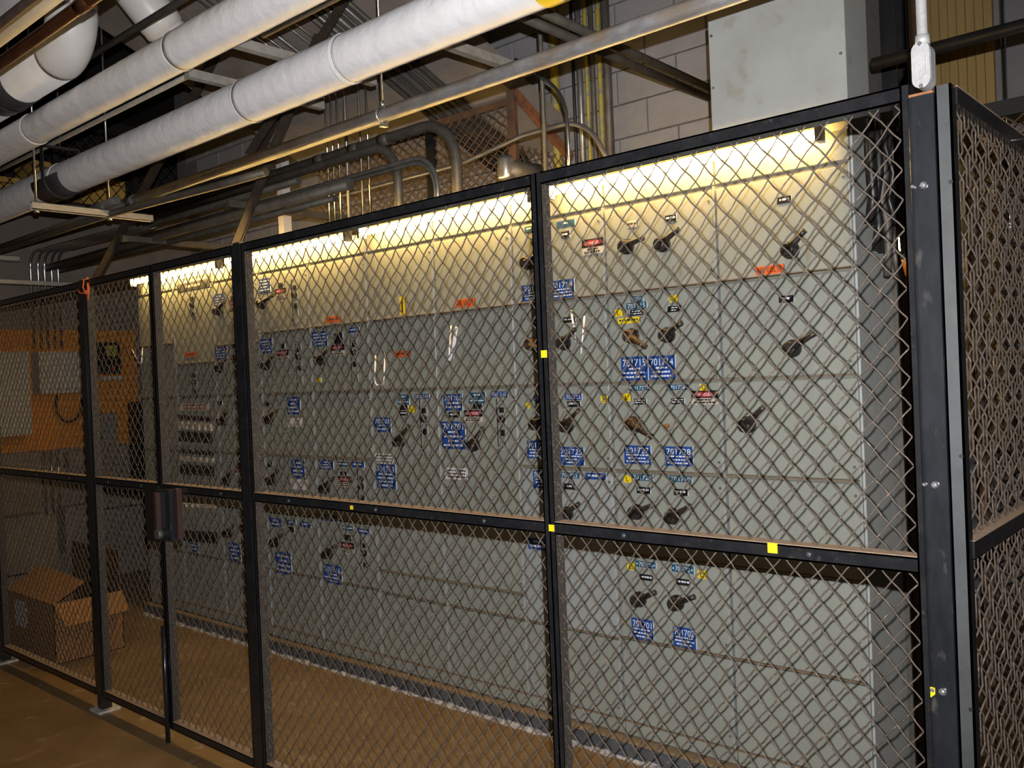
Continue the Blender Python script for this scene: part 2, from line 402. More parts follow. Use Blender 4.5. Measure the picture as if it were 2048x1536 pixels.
def door_at(p):
    for x0, x1, z0, z1, d in DOORS:
        if x0 <= p.x <= x1 and z0 <= p.z <= z1: return d
    best = min(DOORS, key=lambda q: (max(q[0] - p.x, p.x - q[1], 0)) + (max(q[2] - p.z, p.z - q[3], 0)))
    return best[4]
YD = YC - 0.010
# ---- lettering
TXT = {}
def text_geo(body):
    if body in TXT: return TXT[body]
    cu = bpy.data.curves.new('lettering', 'FONT'); cu.body = body; cu.size = 1.0; cu.resolution_u = 2
    cu.align_x = 'CENTER'; cu.align_y = 'CENTER'
    o = bpy.data.objects.new('lettering', cu); COL.objects.link(o)
    dg = bpy.context.evaluated_depsgraph_get(); dg.update()
    me = o.evaluated_get(dg).to_mesh()
    vs = [(v.co.x, v.co.y) for v in me.vertices]; fs = [tuple(p.vertices) for p in me.polygons]
    o.evaluated_get(dg).to_mesh_clear()
    bpy.data.objects.remove(o); bpy.data.curves.remove(cu)
    xs = [v[0] for v in vs] or [0]; zs_ = [v[1] for v in vs] or [0]
    cx = (max(xs) + min(xs)) / 2; cz = (max(zs_) + min(zs_)) / 2
    TXT[body] = ([(a - cx, b - cz) for a, b in vs], fs, max(xs) - min(xs), max(zs_) - min(zs_))
    return TXT[body]
def put_text(mb, body, cx, cz, w, h, y, m):
    vs, fs, tw, th = text_geo(body)
    if not vs: return
    s = min(w / tw, h / th)
    sx = min(w / tw, s * 1.25); s = min(h / th, sx * 1.7)
    mb._add([(cx + a * sx, y, cz + b * s) for a, b in vs], fs, m)
def dashes(mb, cx, cz, w, h, y, m, rnd):
    """a line of print too small to read: short strokes grouped as words"""
    x = cx - w / 2
    while x < cx + w / 2 - 0.004:
        ww = rnd.uniform(0.006, 0.016); ww = min(ww, cx + w / 2 - x)
        mb._add([(x, y, cz - h / 2), (x + ww, y, cz - h / 2), (x + ww, y, cz + h / 2), (x, y, cz + h / 2)], [(0, 1, 2, 3)], m)
        x += ww + rnd.uniform(0.002, 0.005)
def clamp_x(cx, w, d):
    for x0, x1, z0, z1, q in DOORS:
        if q is d: return max(x0 + w / 2 + 0.004, min(x1 - w / 2 - 0.004, cx))
    return cx
def rect_px(x0, y0, x1, y1, Y=YD):
    """a plate's rectangle on the door plane from its picture corners"""
    c = on_y((x0 + x1) / 2, (y0 + y1) / 2, Y)
    a = on_y(x0, (y0 + y1) / 2, Y); b = on_y(x1, (y0 + y1) / 2, Y)
    tt = on_y((x0 + x1) / 2, y0, Y); bb = on_y((x0 + x1) / 2, y1, Y)
    return c.x, c.z, abs(b.x - a.x), abs(tt.z - bb.z)
def plate(px, colour, head=None, lines=0, name='nameplate', label=None, clip=False, stars=False, head_m='lettering', frac=0.42):
    cx, cz, w, h = rect_px(*px)
    d = door_at(Vector((cx, YD, cz))); cx = clamp_x(cx, w, d); rnd = random.Random(int(px[0] * 7 + px[1]))
    mb = MB(); y = YD - 0.003
    if clip:
        k = min(w, h) * 0.22
        pts = [(cx - w / 2 + k, cz - h / 2), (cx + w / 2 - k, cz - h / 2), (cx + w / 2, cz - h / 2 + k), (cx + w / 2, cz + h / 2 - k), (cx + w / 2 - k, cz + h / 2), (cx - w / 2 + k, cz + h / 2), (cx - w / 2, cz + h / 2 - k), (cx - w / 2, cz - h / 2 + k)]
        mb.poly(pts, y, YD + 0.001)
    else:
        mb.box(cx - w / 2, cx + w / 2, y, YD + 0.001, cz - h / 2, cz + h / 2)
        mb.box(cx + w / 2, cx + w / 2 + 0.0015, y, YD + 0.001, cz - h / 2, cz + h / 2, m=1)
    yt = y - 0.0007
    if head:
        hh = h * (frac if lines else 0.95)
        hz = cz + h / 2 - hh * 0.62 if lines else cz
        put_text(mb, head, cx, hz, w * (0.86 if not stars else 0.66), hh * 0.72, yt, 1)
    if stars:
        for sx in (-0.42, 0.42):
            q = h * 0.16; mb._add([(cx + w * sx - q, yt, cz), (cx + w * sx, yt, cz - q), (cx + w * sx + q, yt, cz), (cx + w * sx, yt, cz + q)], [(0, 1, 2, 3)], 1)
    if lines:
        top = cz + h / 2 - (h * frac if head else h * 0.08); st = (top - (cz - h / 2)) / (lines + 0.35)
        for i in range(lines):
            dashes(mb, cx, top - st * (i + 0.5), w * rnd.choice([0.84, 0.7, 0.45, 0.8]), st * 0.42, yt, 1, rnd)
    o = mb.build(name, [colour, head_m], d)
    if label: o['label'] = label
    return o
def danger(px, lit=True):
    cx, cz, w, h = rect_px(*px)
    d = door_at(Vector((cx, YD, cz))); cx = clamp_x(cx, w, d); y = YD - 0.0025; mb = MB()
    mb.box(cx - w / 2, cx + w / 2, y, YD + 0.001, cz - h / 2, cz + h / 2, m=0)
    mb.box(cx - w / 2, cx + w / 2, y - 0.0004, YD, cz - h * 0.04, cz + h / 2, m=1)
    n = 16
    pts = [(cx + w * 0.44 * cos(2 * pi * k / n), cz + h * 0.23 + h * 0.20 * sin(2 * pi * k / n)) for k in range(n)]
    mb.poly(pts, y - 0.0009, y, m=2)
    put_text(mb, 'DANGER', cx, cz + h * 0.23, w * 0.62, h * 0.20, y - 0.0016, 3)
    rnd = random.Random(int(px[0])); 
    dashes(mb, cx, cz - h * 0.16, w * 0.5, h * 0.10, y - 0.0012, 1, rnd); dashes(mb, cx, cz - h * 0.35, w * 0.8, h * 0.11, y - 0.0012, 1, rnd)
    o = mb.build('danger_label', ['plate_cream', 'plate_black', 'plate_red', 'lettering'], d); o['label'] = 'DANGER sticker with red oval on black over cream'
    return o
# ---- lever handles
def handle(hub, tip, worn=False, r=0.029):
    a = on_y(hub[0], hub[1], YD - 0.02); b = on_y(tip[0], tip[1], YD - 0.045)
    d = door_at(Vector((a.x, YD, a.z))); mb = MB()
    mb.tube([(a.x, YD + 0.001, a.z), (a.x, YD - 0.012, a.z)], r * 1.12, 16)
    mb.tube([(a.x, YD - 0.012, a.z), (a.x, YD - 0.040, a.z), (a.x, YD - 0.046, a.z)], [r, r * 0.9, r * 0.7], 16)
    dv = Vector((b.x - a.x, 0, b.z - a.z)); L = max(dv.length, 0.075); dv.normalize()
    mb.tube([Vector((a.x, YD - 0.030, a.z)) + dv * r * 0.4, Vector((a.x, YD - 0.034, a.z)) + dv * L * 0.45, Vector((a.x, YD - 0.038, a.z)) + dv * L * 0.8, Vector((a.x, YD - 0.038, a.z)) + dv * L],
            [r * 0.68, 0.0125, 0.0105, 0.0115], 10)
    o = mb.build('lever_handle', 'handle_worn' if worn else 'handle', d)
    return o
for h_, t_ in [((1578, 500), (1608, 460)), ((1582, 697), (1630, 665)), ((1492, 850), (1528, 812)),
               ((1250, 493), (1285, 475)), ((1322, 488), (1356, 458)), ((1332, 670), (1362, 645)),
               ((1270, 1025), (1305, 1010)), ((1343, 1034), (1380, 1012)), ((1275, 1200), (1309, 1185)), ((1350, 1207), (1387, 1194)),
               ((1053, 525), (1072, 510)), ((1125, 686), (1148, 658)), ((1070, 848), (1092, 832)), ((1130, 852), (1156, 820)), ((1130, 1028), (1156, 1008)),
               ((944, 890), (964, 856)), ((796, 883), (816, 852)),
               ((638, 720), (654, 699)), ((648, 977), (663, 956)), ((653, 1108), (669, 1092)),
               ((522, 608), (545, 590)), ((531, 731), (546, 711)), ((535, 839), (551, 821)), ((540, 961), (554, 941)), ((548, 1085), (562, 1070)),
               ((435, 622), (447, 603)), ((436, 736), (450, 718)), ((442, 842), (452, 824)), ((450, 962), (460, 944)), ((454, 1067), (463, 1052))]:
    handle(h_, t_)
for h_, t_ in [((1260, 672), (1290, 694)), ((1062, 688), (1082, 702)), ((1265, 848), (1303, 874))]:
    handle(h_, t_, True)
p = on_y(1335, 852, YD)
MB().tube([(p.x, YD, p.z), (p.x, YD - 0.015, p.z)], 0.010, 10).build('bare_shaft', 'rust', door_at(p))
# ---- slot breakers with a black knob
def slot(px, py0, py1, knob_y, knob=True, w=0.055):
    a = on_y(px, py0, YD); b = on_y(px, py1, YD); k = on_y(px + 2, knob_y, YD)
    d = door_at(Vector((a.x, YD, (a.z + b.z) / 2))); mb = MB(); x = a.x
    mb.box(x - w / 2, x + w / 2, YD - 0.0035, YD + 0.001, b.z, a.z, m=0)
    mb.box(x - w / 2, x - w / 2 + 0.005, YD - 0.0055, YD, b.z, a.z, m=1)
    mb.box(x - w / 2 + 0.010, x + w / 2 - 0.006, YD - 0.0045, YD, b.z + 0.006, a.z - 0.006, m=2)
    mb.tube([(x + 0.006, YD - 0.004, k.z), (x + 0.006, YD - 0.024, k.z)], [0.019, 0.015], 14, m=3)
    mb.box(x - 0.006, x + 0.020, YD - 0.010, YD, k.z + 0.030, k.z + 0.055, m=3)
    mb.box(x - 0.006, x + 0.020, YD - 0.008, YD, k.z - 0.080, k.z - 0.050, m=3)
    mb.build('slot_breaker', ['cabinet_pale', 'plate_black', 'cabinet', 'black_plastic'], d)
slot(1002, 797, 900, 838); slot(847, 798, 900, 838)
slot(707, 668, 768, 705); slot(597, 680, 772, 714); slot(589, 558, 648, 590); slot(722, 935, 1005, 972); slot(728, 1070, 1110, 1106)
# ---- plates and stickers, section by section
B, T, K = 'plate_blue', 'plate_teal', 'plate_black'
plate((1511, 531, 1568, 548), 'plate_orange', '480 VOLTS', name='voltage_sticker', head_m='ink', label='orange sticker reading 480 VOLTS')
plate((1555, 393, 1583, 407), K, None, 1); plate((1558, 591, 1588, 605), K, None, 1)
plate((1255, 442, 1274, 455), 'plate_cream', None, 1, head_m='ink'); plate((1331, 430, 1353, 443), K, None, 1)
plate((1262, 592, 1286, 604), T, '701714'); plate((1253, 605, 1294, 618), T, '701715')
plate((1261, 619, 1288, 631), K, None, 2); plate((1336, 612, 1363, 624), K, None, 2)
plate((1236, 635, 1280, 647), 'plate_yellow', None, 1, name='yellow_sticker', head_m='ink')
for q in [(1337, 590, 1356, 604), (1230, 619, 1246, 633), (1400, 768, 1416, 781), (1246, 787, 1262, 802), (1202, 791, 1217, 806), (1248, 951, 1264, 965), (1255, 1125, 1270, 1140), (1396, 1141, 1414, 1157)]:
    plate(q, 'plate_yellow', 'L', name='yellow_sticker', head_m='ink', clip=False)
plate((1243, 713, 1296, 761), B, '701715', 3, label='blue plate reading 701715'); plate((1298, 711, 1351, 759), B, '701714', 3, label='blue plate reading 701714')
plate((1258, 770, 1300, 781), T, '701727', stars=True); plate((1334, 769, 1378, 780), T, '701728', stars=True)
plate((1269, 797, 1293, 809), K, None, 2); plate((1343, 796, 1369, 808), K, None, 2)
danger((1383, 781, 1436, 809))
plate((1249, 891, 1302, 928), B, '701727', 3, label='blue plate reading 701727'); plate((1330, 893, 1386, 932), B, '701728', 3, label='blue plate reading 701728')
plate((1264, 949, 1306, 961), T, '701729'); plate((1340, 952, 1384, 964), T, '701730')
plate((1274, 974, 1301, 987), K, None, 1); plate((1348, 978, 1376, 991), K, None, 1)
plate((1272, 1123, 1312, 1135), T, '701701', stars=True); plate((1344, 1131, 1388, 1145), T, '701702', stars=True)
plate((1280, 1149, 1307, 1161), K, None, 1); plate((1354, 1158, 1382, 1171), K, None, 1)
plate((1264, 1238, 1307, 1279), B, '701701', 3); plate((1347, 1255, 1392, 1295), B, '701702', 3)
# section 3
plate((1050, 452, 1075, 463), T, None, 1); plate((1114, 441, 1150, 453), T, None, 1)
plate((1123, 463, 1140, 476), K, None, 1); plate((1062, 476, 1078, 488), K, None, 1)
danger((1167, 477, 1209, 508))
plate((1044, 568, 1096, 601), B, '701716', 3); plate((1100, 560, 1149, 597), B, '701718', 3)
plate((1128, 634, 1151, 645), K, None, 1); plate((1064, 640, 1080, 652), K, None, 1)
plate((1068, 790, 1096, 802), B, '701724'); plate((1131, 788, 1164, 800), B, '701725'); plate((1135, 802, 1161, 814), K, None, 1); plate((1073, 804, 1092, 814), K, None, 1)
mbq = MB(); c = on_y(1057, 812, YD); mbq.poly([(c.x - 0.018, c.z + 0.014), (c.x, c.z - 0.016), (c.x + 0.018, c.z + 0.014)][::1], YD - 0.003, YD)
mbq.build('yellow_sticker', 'plate_yellow', door_at(c))
plate((1055, 881, 1096, 917), B, '701724', 3); plate((1119, 894, 1168, 930), B, '701725', 3, label='blue plate reading 701725')
plate((1067, 941, 1100, 976), B, '701722', 3); plate((1120, 945, 1160, 956), T, '701722'); plate((1171, 946, 1212, 959), B, None, 1); plate((1128, 967, 1151, 979), K, None, 1)
plate((1057, 1077, 1099, 1100), B, None, 2)
# section 4
plate((912, 598, 950, 614), 'plate_orange', '480 VOLTS', name='voltage_sticker', head_m='ink')
plate((888, 788, 925, 821), B, '701701', 2); plate((898, 824, 921, 835), K, None, 1); plate((884, 843, 931, 898), B, '701701', 4, label='blue plate reading 701701', frac=0.30)
plate((940, 785, 971, 796), T, None, 1); plate((938, 797, 971, 807), T, None, 1); danger((929, 820, 965, 844)); plate((947, 808, 965, 818), K, None, 0); plate((983, 783, 1016, 794), B, 'BKR 2-02')
plate((891, 936, 937, 959), 'plate_white', None, 3, name='paper_label', head_m='plate_black')
# section 5
plate((800, 593, 811, 630), 'plate_yellow', 'I', name='yellow_sticker', head_m='ink')
plate((788, 702, 821, 714), 'plate_orange', None, 1, name='voltage_sticker', head_m='ink')
plate((797, 789, 819, 799), T, None, 1); plate((797, 800, 819, 809), T, None, 1); plate((830, 788, 859, 798), B, 'BKR 2-01'); plate((800, 810, 816, 820), K); plate((800, 822, 817, 831), K, None, 1); plate((818, 812, 830, 825), 'plate_yellow', 'L', name='yellow_sticker', head_m='ink')
plate((749, 835, 782, 864), B, '701703', 2); plate((751, 907, 790, 928), 'plate_white', None, 3, name='paper_label', head_m='plate_black'); plate((753, 928, 792, 977), B, '701703', 4, label='blue plate reading 701703', frac=0.34)
# section 6
plate((651, 633, 681, 645), 'plate_orange', None, 1, name='voltage_sticker', head_m='ink'); plate((625, 663, 655, 693), B, None, 4); plate((697, 655, 719, 665), B, None, 1)
plate((669, 666, 686, 688), K); danger((662, 689, 689, 711)); plate((632, 756, 643, 765), 'plate_yellow', name='yellow_sticker')
plate((639, 920, 667, 939), B, None, 3); plate((674, 924, 698, 933), T, None, 1); plate((704, 924, 729, 935), B, None, 1); plate((681, 943, 694, 951), K); danger((677, 953, 703, 974))
plate((645, 1030, 676, 1042), B, None, 2); plate((685, 1052, 707, 1061), T, None, 1); plate((717, 1058, 740, 1068), B, None, 1); plate((690, 1070, 703, 1081), K); danger((683, 1085, 708, 1107)); plate((648, 1130, 684, 1167), B, '701716', 3)
# section 7
plate((519, 557, 541, 585), B, None, 4); plate((557, 566, 567, 576), K); danger((551, 577, 572, 596)); plate((521, 678, 545, 706), B, None, 4); plate((560, 688, 570, 697), K); danger((554, 700, 577, 721))
plate((575, 793, 601, 829), B, None, 4); plate((575, 836, 604, 854), 'plate_white', None, 2, name='paper_label', head_m='plate_cream'); plate((583, 919, 610, 956), B, None, 4); plate((583, 959, 614, 979), 'plate_white', None, 2, name='paper_label', head_m='plate_cream')
plate((532, 804, 541, 813), K); plate((536, 925, 546, 934), K); plate((540, 1036, 564, 1054), B, None, 2); plate((574, 1040, 592, 1050), T, None, 1); plate((600, 1044, 622, 1054), B, None, 1); plate((578, 1054, 589, 1064), K); plate((552, 1104, 583, 1148), B, None, 4)
# section 8
plate((429, 588, 450, 612), B, None, 4, clip=True); plate((462, 592, 472, 601), K); danger((459, 601, 476, 619)); plate((429, 694, 452, 719), B, None, 4); plate((466, 697, 474, 706), K); danger((461, 711, 480, 728))
plate((436, 802, 445, 810), K); plate((478, 920, 490, 932), K); danger((472, 935, 490, 955)); danger((480, 1052, 492, 1072)); plate((458, 1086, 482, 1122), B, None, 4)
# section 9: sign, stickers, breaker rows
plate((354, 553, 420, 580), K, None, 2, name='dark_sign', label='dark maker sign with pale raised lettering', head_m='plate_cream')
plate((371, 704, 393, 714), 'plate_orange', None, 1, name='voltage_sticker', head_m='ink')
slot(385, 586, 634, 610); slot(389, 742, 782, 764)
plate((357, 806, 420, 822), 'plate_cream', None, 2, name='paper_label', head_m='plate_red')
for yy0, yy1, n in [(829, 838, 7), (843, 858, 6), (862, 882, 6), (898, 906, 7), (912, 922, 6), (928, 948, 6), (1005, 1013, 6), (1060, 1082, 6)]:
    for k in range(n):
        xa = 359 + (yy0 - 829) * 0.05 + k * 68.0 / n; cx, cz, w, h = rect_px(xa, yy0 - 0 + k * 0.8, xa + 68.0 / n - 3, yy1 + k * 0.8)
        d = door_at(Vector((cx, YD, cz))); cx = clamp_x(cx, w, d)
        MB().box(cx - w / 2, cx + w / 2, YD - 0.016, YD, cz - h / 2, cz + h / 2, bev=0.003).build('breaker', 'black_plastic' if (yy0 % 3) else 'plate_cream', d)
plate((382, 1086, 398, 1104), B, None, 2)
# ---- straps hanging on handles
def strap(name, label, pts, w=0.009, R=0.03):
    P = [on_y(a, b, YD - 0.03) for a, b in pts]; mb = MB()
    mb.tube(bend(P, R, 5) if len(P) > 2 else P, w / 2, 6)
    o = mb.build(name, 'strap'); o['label'] = label; o['category'] = 'strap'; return o
strap('white_strap', 'white U-shaped strap hanging on the cabinet with plate 701703', [(751, 711), (749, 771), (767, 771), (770, 706)])
strap('white_strap', 'white N-shaped strap folded on the cabinet above plate 701701', [(902, 651), (898, 720), (901, 722), (912, 654), (914, 656), (906, 718)], R=0.002)
strap('white_strap', 'left white strap of two hanging beside the paired lever handles', [(1142, 620), (1152, 684)])
strap('white_strap', 'right white strap of two hanging beside the paired lever handles', [(1169, 632), (1162, 708)])
strap('white_strap', 'white V-shaped strap at the left end of the switchgear, behind the gate', [(262, 695), (283, 736), (285, 690)])

# ================================================================== GREY BOX on top of the right section
t = thing('pull_box', 'large plain grey sheet metal box standing on the rightmost cabinet', 'box', (-1.42, 3.2, 2.43))
MB().box(-1.685, -1.168, 3.15, 3.36, 2.43, 2.955).build('body', 'grey_box', t)
MB().box(-1.690, -1.164, 3.138, 3.15, 2.432, 2.96, bev=0.003).build('cover', 'grey_box', t)
for xx in (-1.675, -1.18):
    for zz in (2.50, 2.70, 2.90):
        MB().tube([(xx, 3.138, zz), (xx, 3.133, zz)], 0.006, 8).build('screw', 'zinc', t)

# ================================================================== WIRE FENCE
PX, PZ = 0.0555, 0.0635
def mesh_wires(u0, u1, z0, z1, place, wr=0.0021, px=PX, pz=PZ, sides=4, depth=0.0022, u_ref=-0.632, z_ref=1.2335):
    """woven diamond wire, crimped over and under; place(u, w, z) -> point (w is out of plane)"""
    mb = MB(); k_ = px / pz
    for fam in (1, -1):
        lo = min((u - u_ref) - fam * k_ * (z - z_ref) for u in (u0, u1) for z in (z0, z1)); hi = max((u - u_ref) - fam * k_ * (z - z_ref) for u in (u0, u1) for z in (z0, z1))
        for n in range(int(math.floor(lo / px)), int(math.ceil(hi / px)) + 1):
            c = n * px + px * 0.5
            # u = u_ref + c + fam*k*(z - z_ref), clipped
            za = z_ref + (u0 - u_ref - c) / (fam * k_); zb = z_ref + (u1 - u_ref - c) / (fam * k_)
            a = max(z0, min(za, zb)); b = min(z1, max(za, zb))
            if b - a < 0.006: continue
            q0 = math.ceil((a - z_ref) / (pz / 4) + 1e-6); q1 = math.floor((b - z_ref) / (pz / 4) - 1e-6)
            zz = [a] + [z_ref + q * pz / 4 for q in range(q0, q1 + 1)] + [b]
            pts = []
            for z in zz:
                q = round((z - z_ref) / (pz / 4)); ph = (q + (0 if fam == 1 else 2) + 2 * n) % 4
                on = abs(z - z_ref - q * pz / 4) < 1e-6
                w = (depth if ph == 0 else -depth if ph == 2 else 0.0) if on else 0.0
                wob = (0.0011 if ph == 1 else -0.0011 if ph == 3 else 0.0) if on else 0.0
                pts.append(place(u_ref + c + fam * k_ * (z - z_ref) + wob, w, z - fam * wob * k_))
            if len(pts) >= 2: mb.tube(pts, wr, sides, cap=False)
    return mb
def fence_panel(name, label, x0, x1, zt=2.2, zm=1.20, zb=0.11, group=None, cat='fence'):
    t = thing(name, label, cat, ((x0 + x1) / 2, YF, 0.0), group)
    y0, y1 = YF - 0.018, YF + 0.022; sw = 0.018
    for a, b in ((x0, x0 + sw), (x1 - sw, x1)):
        mb = MB().box(a, b, y0, y0 + 0.004, zb - 0.034, zt)                 # channel: web and two flanges
        mb.box(a, a + 0.004, y0, y1, zb - 0.034, zt); mb.box(b - 0.004, b, y0 + 0.0003, y1, zb - 0.034, zt, m=1 if a == x0 else 0)
        mb.build('stile', ['fence_black', 'fence_speckle'], t)
    for z, nm in ((zt, 'top_rail'), (zm, 'middle_rail'), (zb, 'bottom_rail')):
        mb = MB().box(x0 + sw, x1 - sw, y0, y0 + 0.004, z - 0.034, z)
        mb.box(x0 + sw, x1 - sw, y0, y1 + 0.006, z - 0.034, z - 0.030)
        mb.box(x0 + sw, x1 - sw, y0, y1 + 0.006, z - 0.004, z)
        if nm != 'top_rail': mb.box(x0 + sw, x1 - sw, y0 + 0.001, y1 + 0.005, z, z + 0.002, m=1)      # settled dust
        mb.build(nm, ['fence_black', 'fence_dust'], t)
    for a, b in ((zm + 0.0, zt - 0.030), (zb, zm - 0.030)):
        mesh_wires(x0 + 0.010, x1 - 0.010, a, b, lambda u, w, z: (u, YF + 0.004 + w, z)).build('wire_mesh', 'wire', t, kind='stuff')
    n = max(2, int((x1 - x0) / 0.42))
    for i in range(n):
        xx = x0 + (x1 - x0) * (i + 0.5) / n
        MB().tube([(xx, y0, zm - 0.017), (xx, y0 - 0.004, zm - 0.017), (xx, y0 - 0.006, zm - 0.017)], [0.007, 0.007, 0.003], 8).build('bolt', 'post_flange', t)
    for zz in (0.45, 1.0, 1.6, 2.0):
        MB().tube([(x1 - sw, YF + 0.008, zz), (x1 - sw - 0.006, YF + 0.008, zz)], 0.006, 8).build('bolt', 'zinc', t)
    return t
fence_panel('mesh_fence_panel', 'wide wire mesh fence panel nearest the corner post, in front of the rightmost cabinets', -1.632, -0.607)
fence_panel('mesh_fence_panel', 'widest wire mesh fence panel, between the gate post and the taped stile', -3.172, -1.634)
fence_panel('mesh_fence_panel', 'far left wire mesh fence panel in front of the cardboard box', -6.0, -4.685)
g1 = fence_panel('mesh_gate_leaf', 'right wire mesh gate leaf carrying the latch', -3.925, -3.228, cat='gate', group='double gate leaves')
g2 = fence_panel('mesh_gate_leaf', 'left wire mesh gate leaf tied with orange cord at its top', -4.625, -3.93, cat='gate', group='double gate leaves')
def post(x0, x1, lab):
    t = thing('fence_post', lab, 'post', ((x0 + x1) / 2, YF, 0), 'fence posts')
    mb = MB().box(x0, x1, YF - 0.022, YF + 0.03, 0.012, 2.205); mb.build('shaft', 'fence_black', t)
    mb = MB().box(x0 + 0.001, x1 - 0.001, YF - 0.0215, YF + 0.0295, 2.205, 2.208).build('cap', 'fence_dust', t)
    MB().box(x0 - 0.03, x1 + 0.03, YF - 0.05, YF + 0.06, 0.0, 0.012).build('foot_plate', 'foot_grout', t)
post(-4.680, -4.630, 'black fence post on the hinge side of the left gate leaf')
post(-3.224, -3.176, 'black fence post on the hinge side of the right gate leaf')
post(-6.055, -6.003, 'black fence post at the left edge of the picture')
# latch on the right leaf, backing plate, cane bolt
MB().box(-3.90, -3.76, YF - 0.060, YF - 0.019, 0.955, 1.185, bev=0.006).build('lock_box', 'post_steel', g1)
MB().box(-3.868, -3.845, YF - 0.082, YF - 0.060, 0.985, 1.17).build('latch_lever', 'red_brown', g1)
MB().tube([(-3.845, YF - 0.060, 0.985), (-3.845, YF - 0.085, 0.985)], 0.022, 14).build('lock_cylinder', 'conduit_dark', g1)
MB().box(-3.75, -3.725, YF - 0.045, YF - 0.019, 0.97, 1.19).build('strike_bar', 'red_brown', g1)
MB().box(-4.07, -3.935, YF - 0.022, YF - 0.018, 0.93, 1.19).build('backing_plate', 'black_plastic', g2)
mb = MB().tube([(-3.935, YF - 0.028, 0.015), (-3.935, YF - 0.028, 0.55)], 0.011, 10)
mb.build('cane_bolt', 'fence_black', g2)
MB().box(-4.055, -3.945, YF + 0.035, YF + 0.041, 0.08, 0.44).build('kick_plate', 'wall_box_dark', g2)
# orange cord
P = [on_y(a, b, YF - 0.03) for a, b in [(176, 556), (168, 560), (166, 575), (173, 590), (176, 578), (174, 562), (178, 572), (176, 600)]]
P2 = [on_y(a, b, YF - 0.03) for a, b in [(154, 578), (160, 586), (168, 586), (174, 582)]]
mb = MB().tube(bend(P, 0.01, 4), 0.004, 6); mb.tube(bend(P2, 0.01, 4), 0.004, 6)
o = mb.build('orange_rope', 'orange_cord'); o['label'] = 'orange rope tied around the fence post at the left of the gate'; o['category'] = 'rope'
# yellow stickers on the fence
for (a, b, s, lab) in [((1088, 708), 0, 0.021, 'yellow sticker on the fence stile, upper of the two'), ((1103, 1056), 0, 0.019, 'yellow sticker at the crossing of stile and middle rail'),
                       ((703, 1015), 0, 0.014, 'small yellow sticker on the middle rail of the widest panel'), ((1545, 1096), 0, 0.024, 'yellow sticker on the middle rail nearest the corner post')]:
    c = on_y(a[0], a[1], YF - 0.0195)
    o = MB().box(c.x - s / 2, c.x + s / 2, YF - 0.0205, YF - 0.0185, c.z - s / 2, c.z + s / 2).build('yellow_tag', 'plate_yellow')
    o['label'] = lab; o['category'] = 'sticker'; o['group'] = 'yellow fence stickers'
# corner post
t = thing('corner_post', 'dark steel corner post of the fence, nearest to the camera', 'post', (-0.575, 2.0, 0))
prof = [(-0.606, 2.03), (-0.606, 1.972)] + [(-0.596 + 0.010 * cos(a), 1.972 + 0.010 * sin(a) - 0.0) for a in [pi + k * pi / 8 for k in range(0, 5)]] + [(-0.553, 1.962), (-0.553, 2.03)]
n = len(prof); vs = [(x, y, 0.012) for x, y in prof] + [(x, y, 2.166) for x, y in prof]
mb = MB(); mb._add(vs, [tuple(reversed(range(n))), tuple(range(n, 2 * n))] + [(i, (i + 1) % n, n + (i + 1) % n, n + i) for i in range(n)])
mb.build('web', 'post_steel', t)
MB().box(-0.602, -0.555, 1.965, 2.03, 2.166, 2.172).build('rusty_cap', 'rust', t)
for zz in (1.98, 1.36, 0.93, 0.55):
    for xx, r in ((-0.578, 0.009), (-0.598, 0.005)):
        MB().tube([(xx, 1.962, zz), (xx, 1.957, zz), (xx, 1.953, zz)], [r, r * 0.85, r * 0.4], 10).build('bolt', 'zinc', t)
MB().box(-0.64, -0.50, 1.93, 2.07, 0, 0.012).build('foot_plate', 'foot_grout', t)
c = on_y(1865, 1384, 1.96)
o = MB().poly([(c.x - 0.004, c.z - 0.012), (c.x + 0.005, c.z - 0.004), (c.x + 0.005, c.z + 0.009), (c.x - 0.004, c.z + 0.010)], 1.959, 1.962).build('yellow_tag', 'plate_yellow')
o['label'] = 'small torn yellow sticker low on the corner post'; o['category'] = 'sticker'; o['group'] = 'yellow fence stickers'
# side fence, running away from the corner
XS = -0.537
t = thing('mesh_fence_panel', 'side fence panel of wire mesh running back from the corner post', 'fence', (XS, 3.2, 0))
mb = MB().box(-0.553, -0.522, 1.972, 1.978, 0.08, 2.18, m=0); mb.box(-0.526, -0.522, 1.972, 2.008, 0.08, 2.18, m=1); mb.box(-0.553, -0.549, 1.972, 2.008, 0.08, 2.18)
mb.build('stile', ['post_flange', 'fence_black'], t)
for k in range(13):
    zz = 2.10 - k * 0.16
    MB().tube([(-0.533, 1.972, zz), (-0.533, 1.9685, zz)], 0.0045, 8).build('bolt', 'post_flange', t)
for zz in (1.98, 1.42, 0.9):
    MB().tube([(-0.5285, 1.9725, zz), (-0.5285, 1.971, zz)], 0.0045, 8).build('bolt_hole', 'black_plastic', t)
MB().box(-0.555, -0.519, 4.36, 4.40, 0.0, 2.18).build('stile', 'fence_black', t)
for z, nm in ((2.18, 'top_rail'), (1.24, 'middle_rail'), (0.11, 'bottom_rail')):
    mb = MB().box(-0.555, -0.519, 2.008, 4.36, z - 0.036, z); mb.box(-0.554, -0.518, 2.008, 4.36, z - 0.0005, z + 0.0015, m=1)
    mb.build(nm, ['fence_black', 'fence_dust'], t)
for a, b in ((1.24, 2.145), (0.11, 1.205)):
    mesh_wires(1.99, 4.37, a, b, lambda u, w, z: (XS + w, u, z), u_ref=2.0, wr=0.0023, depth=0.0042).build('wire_mesh', 'wire', t, kind='stuff')
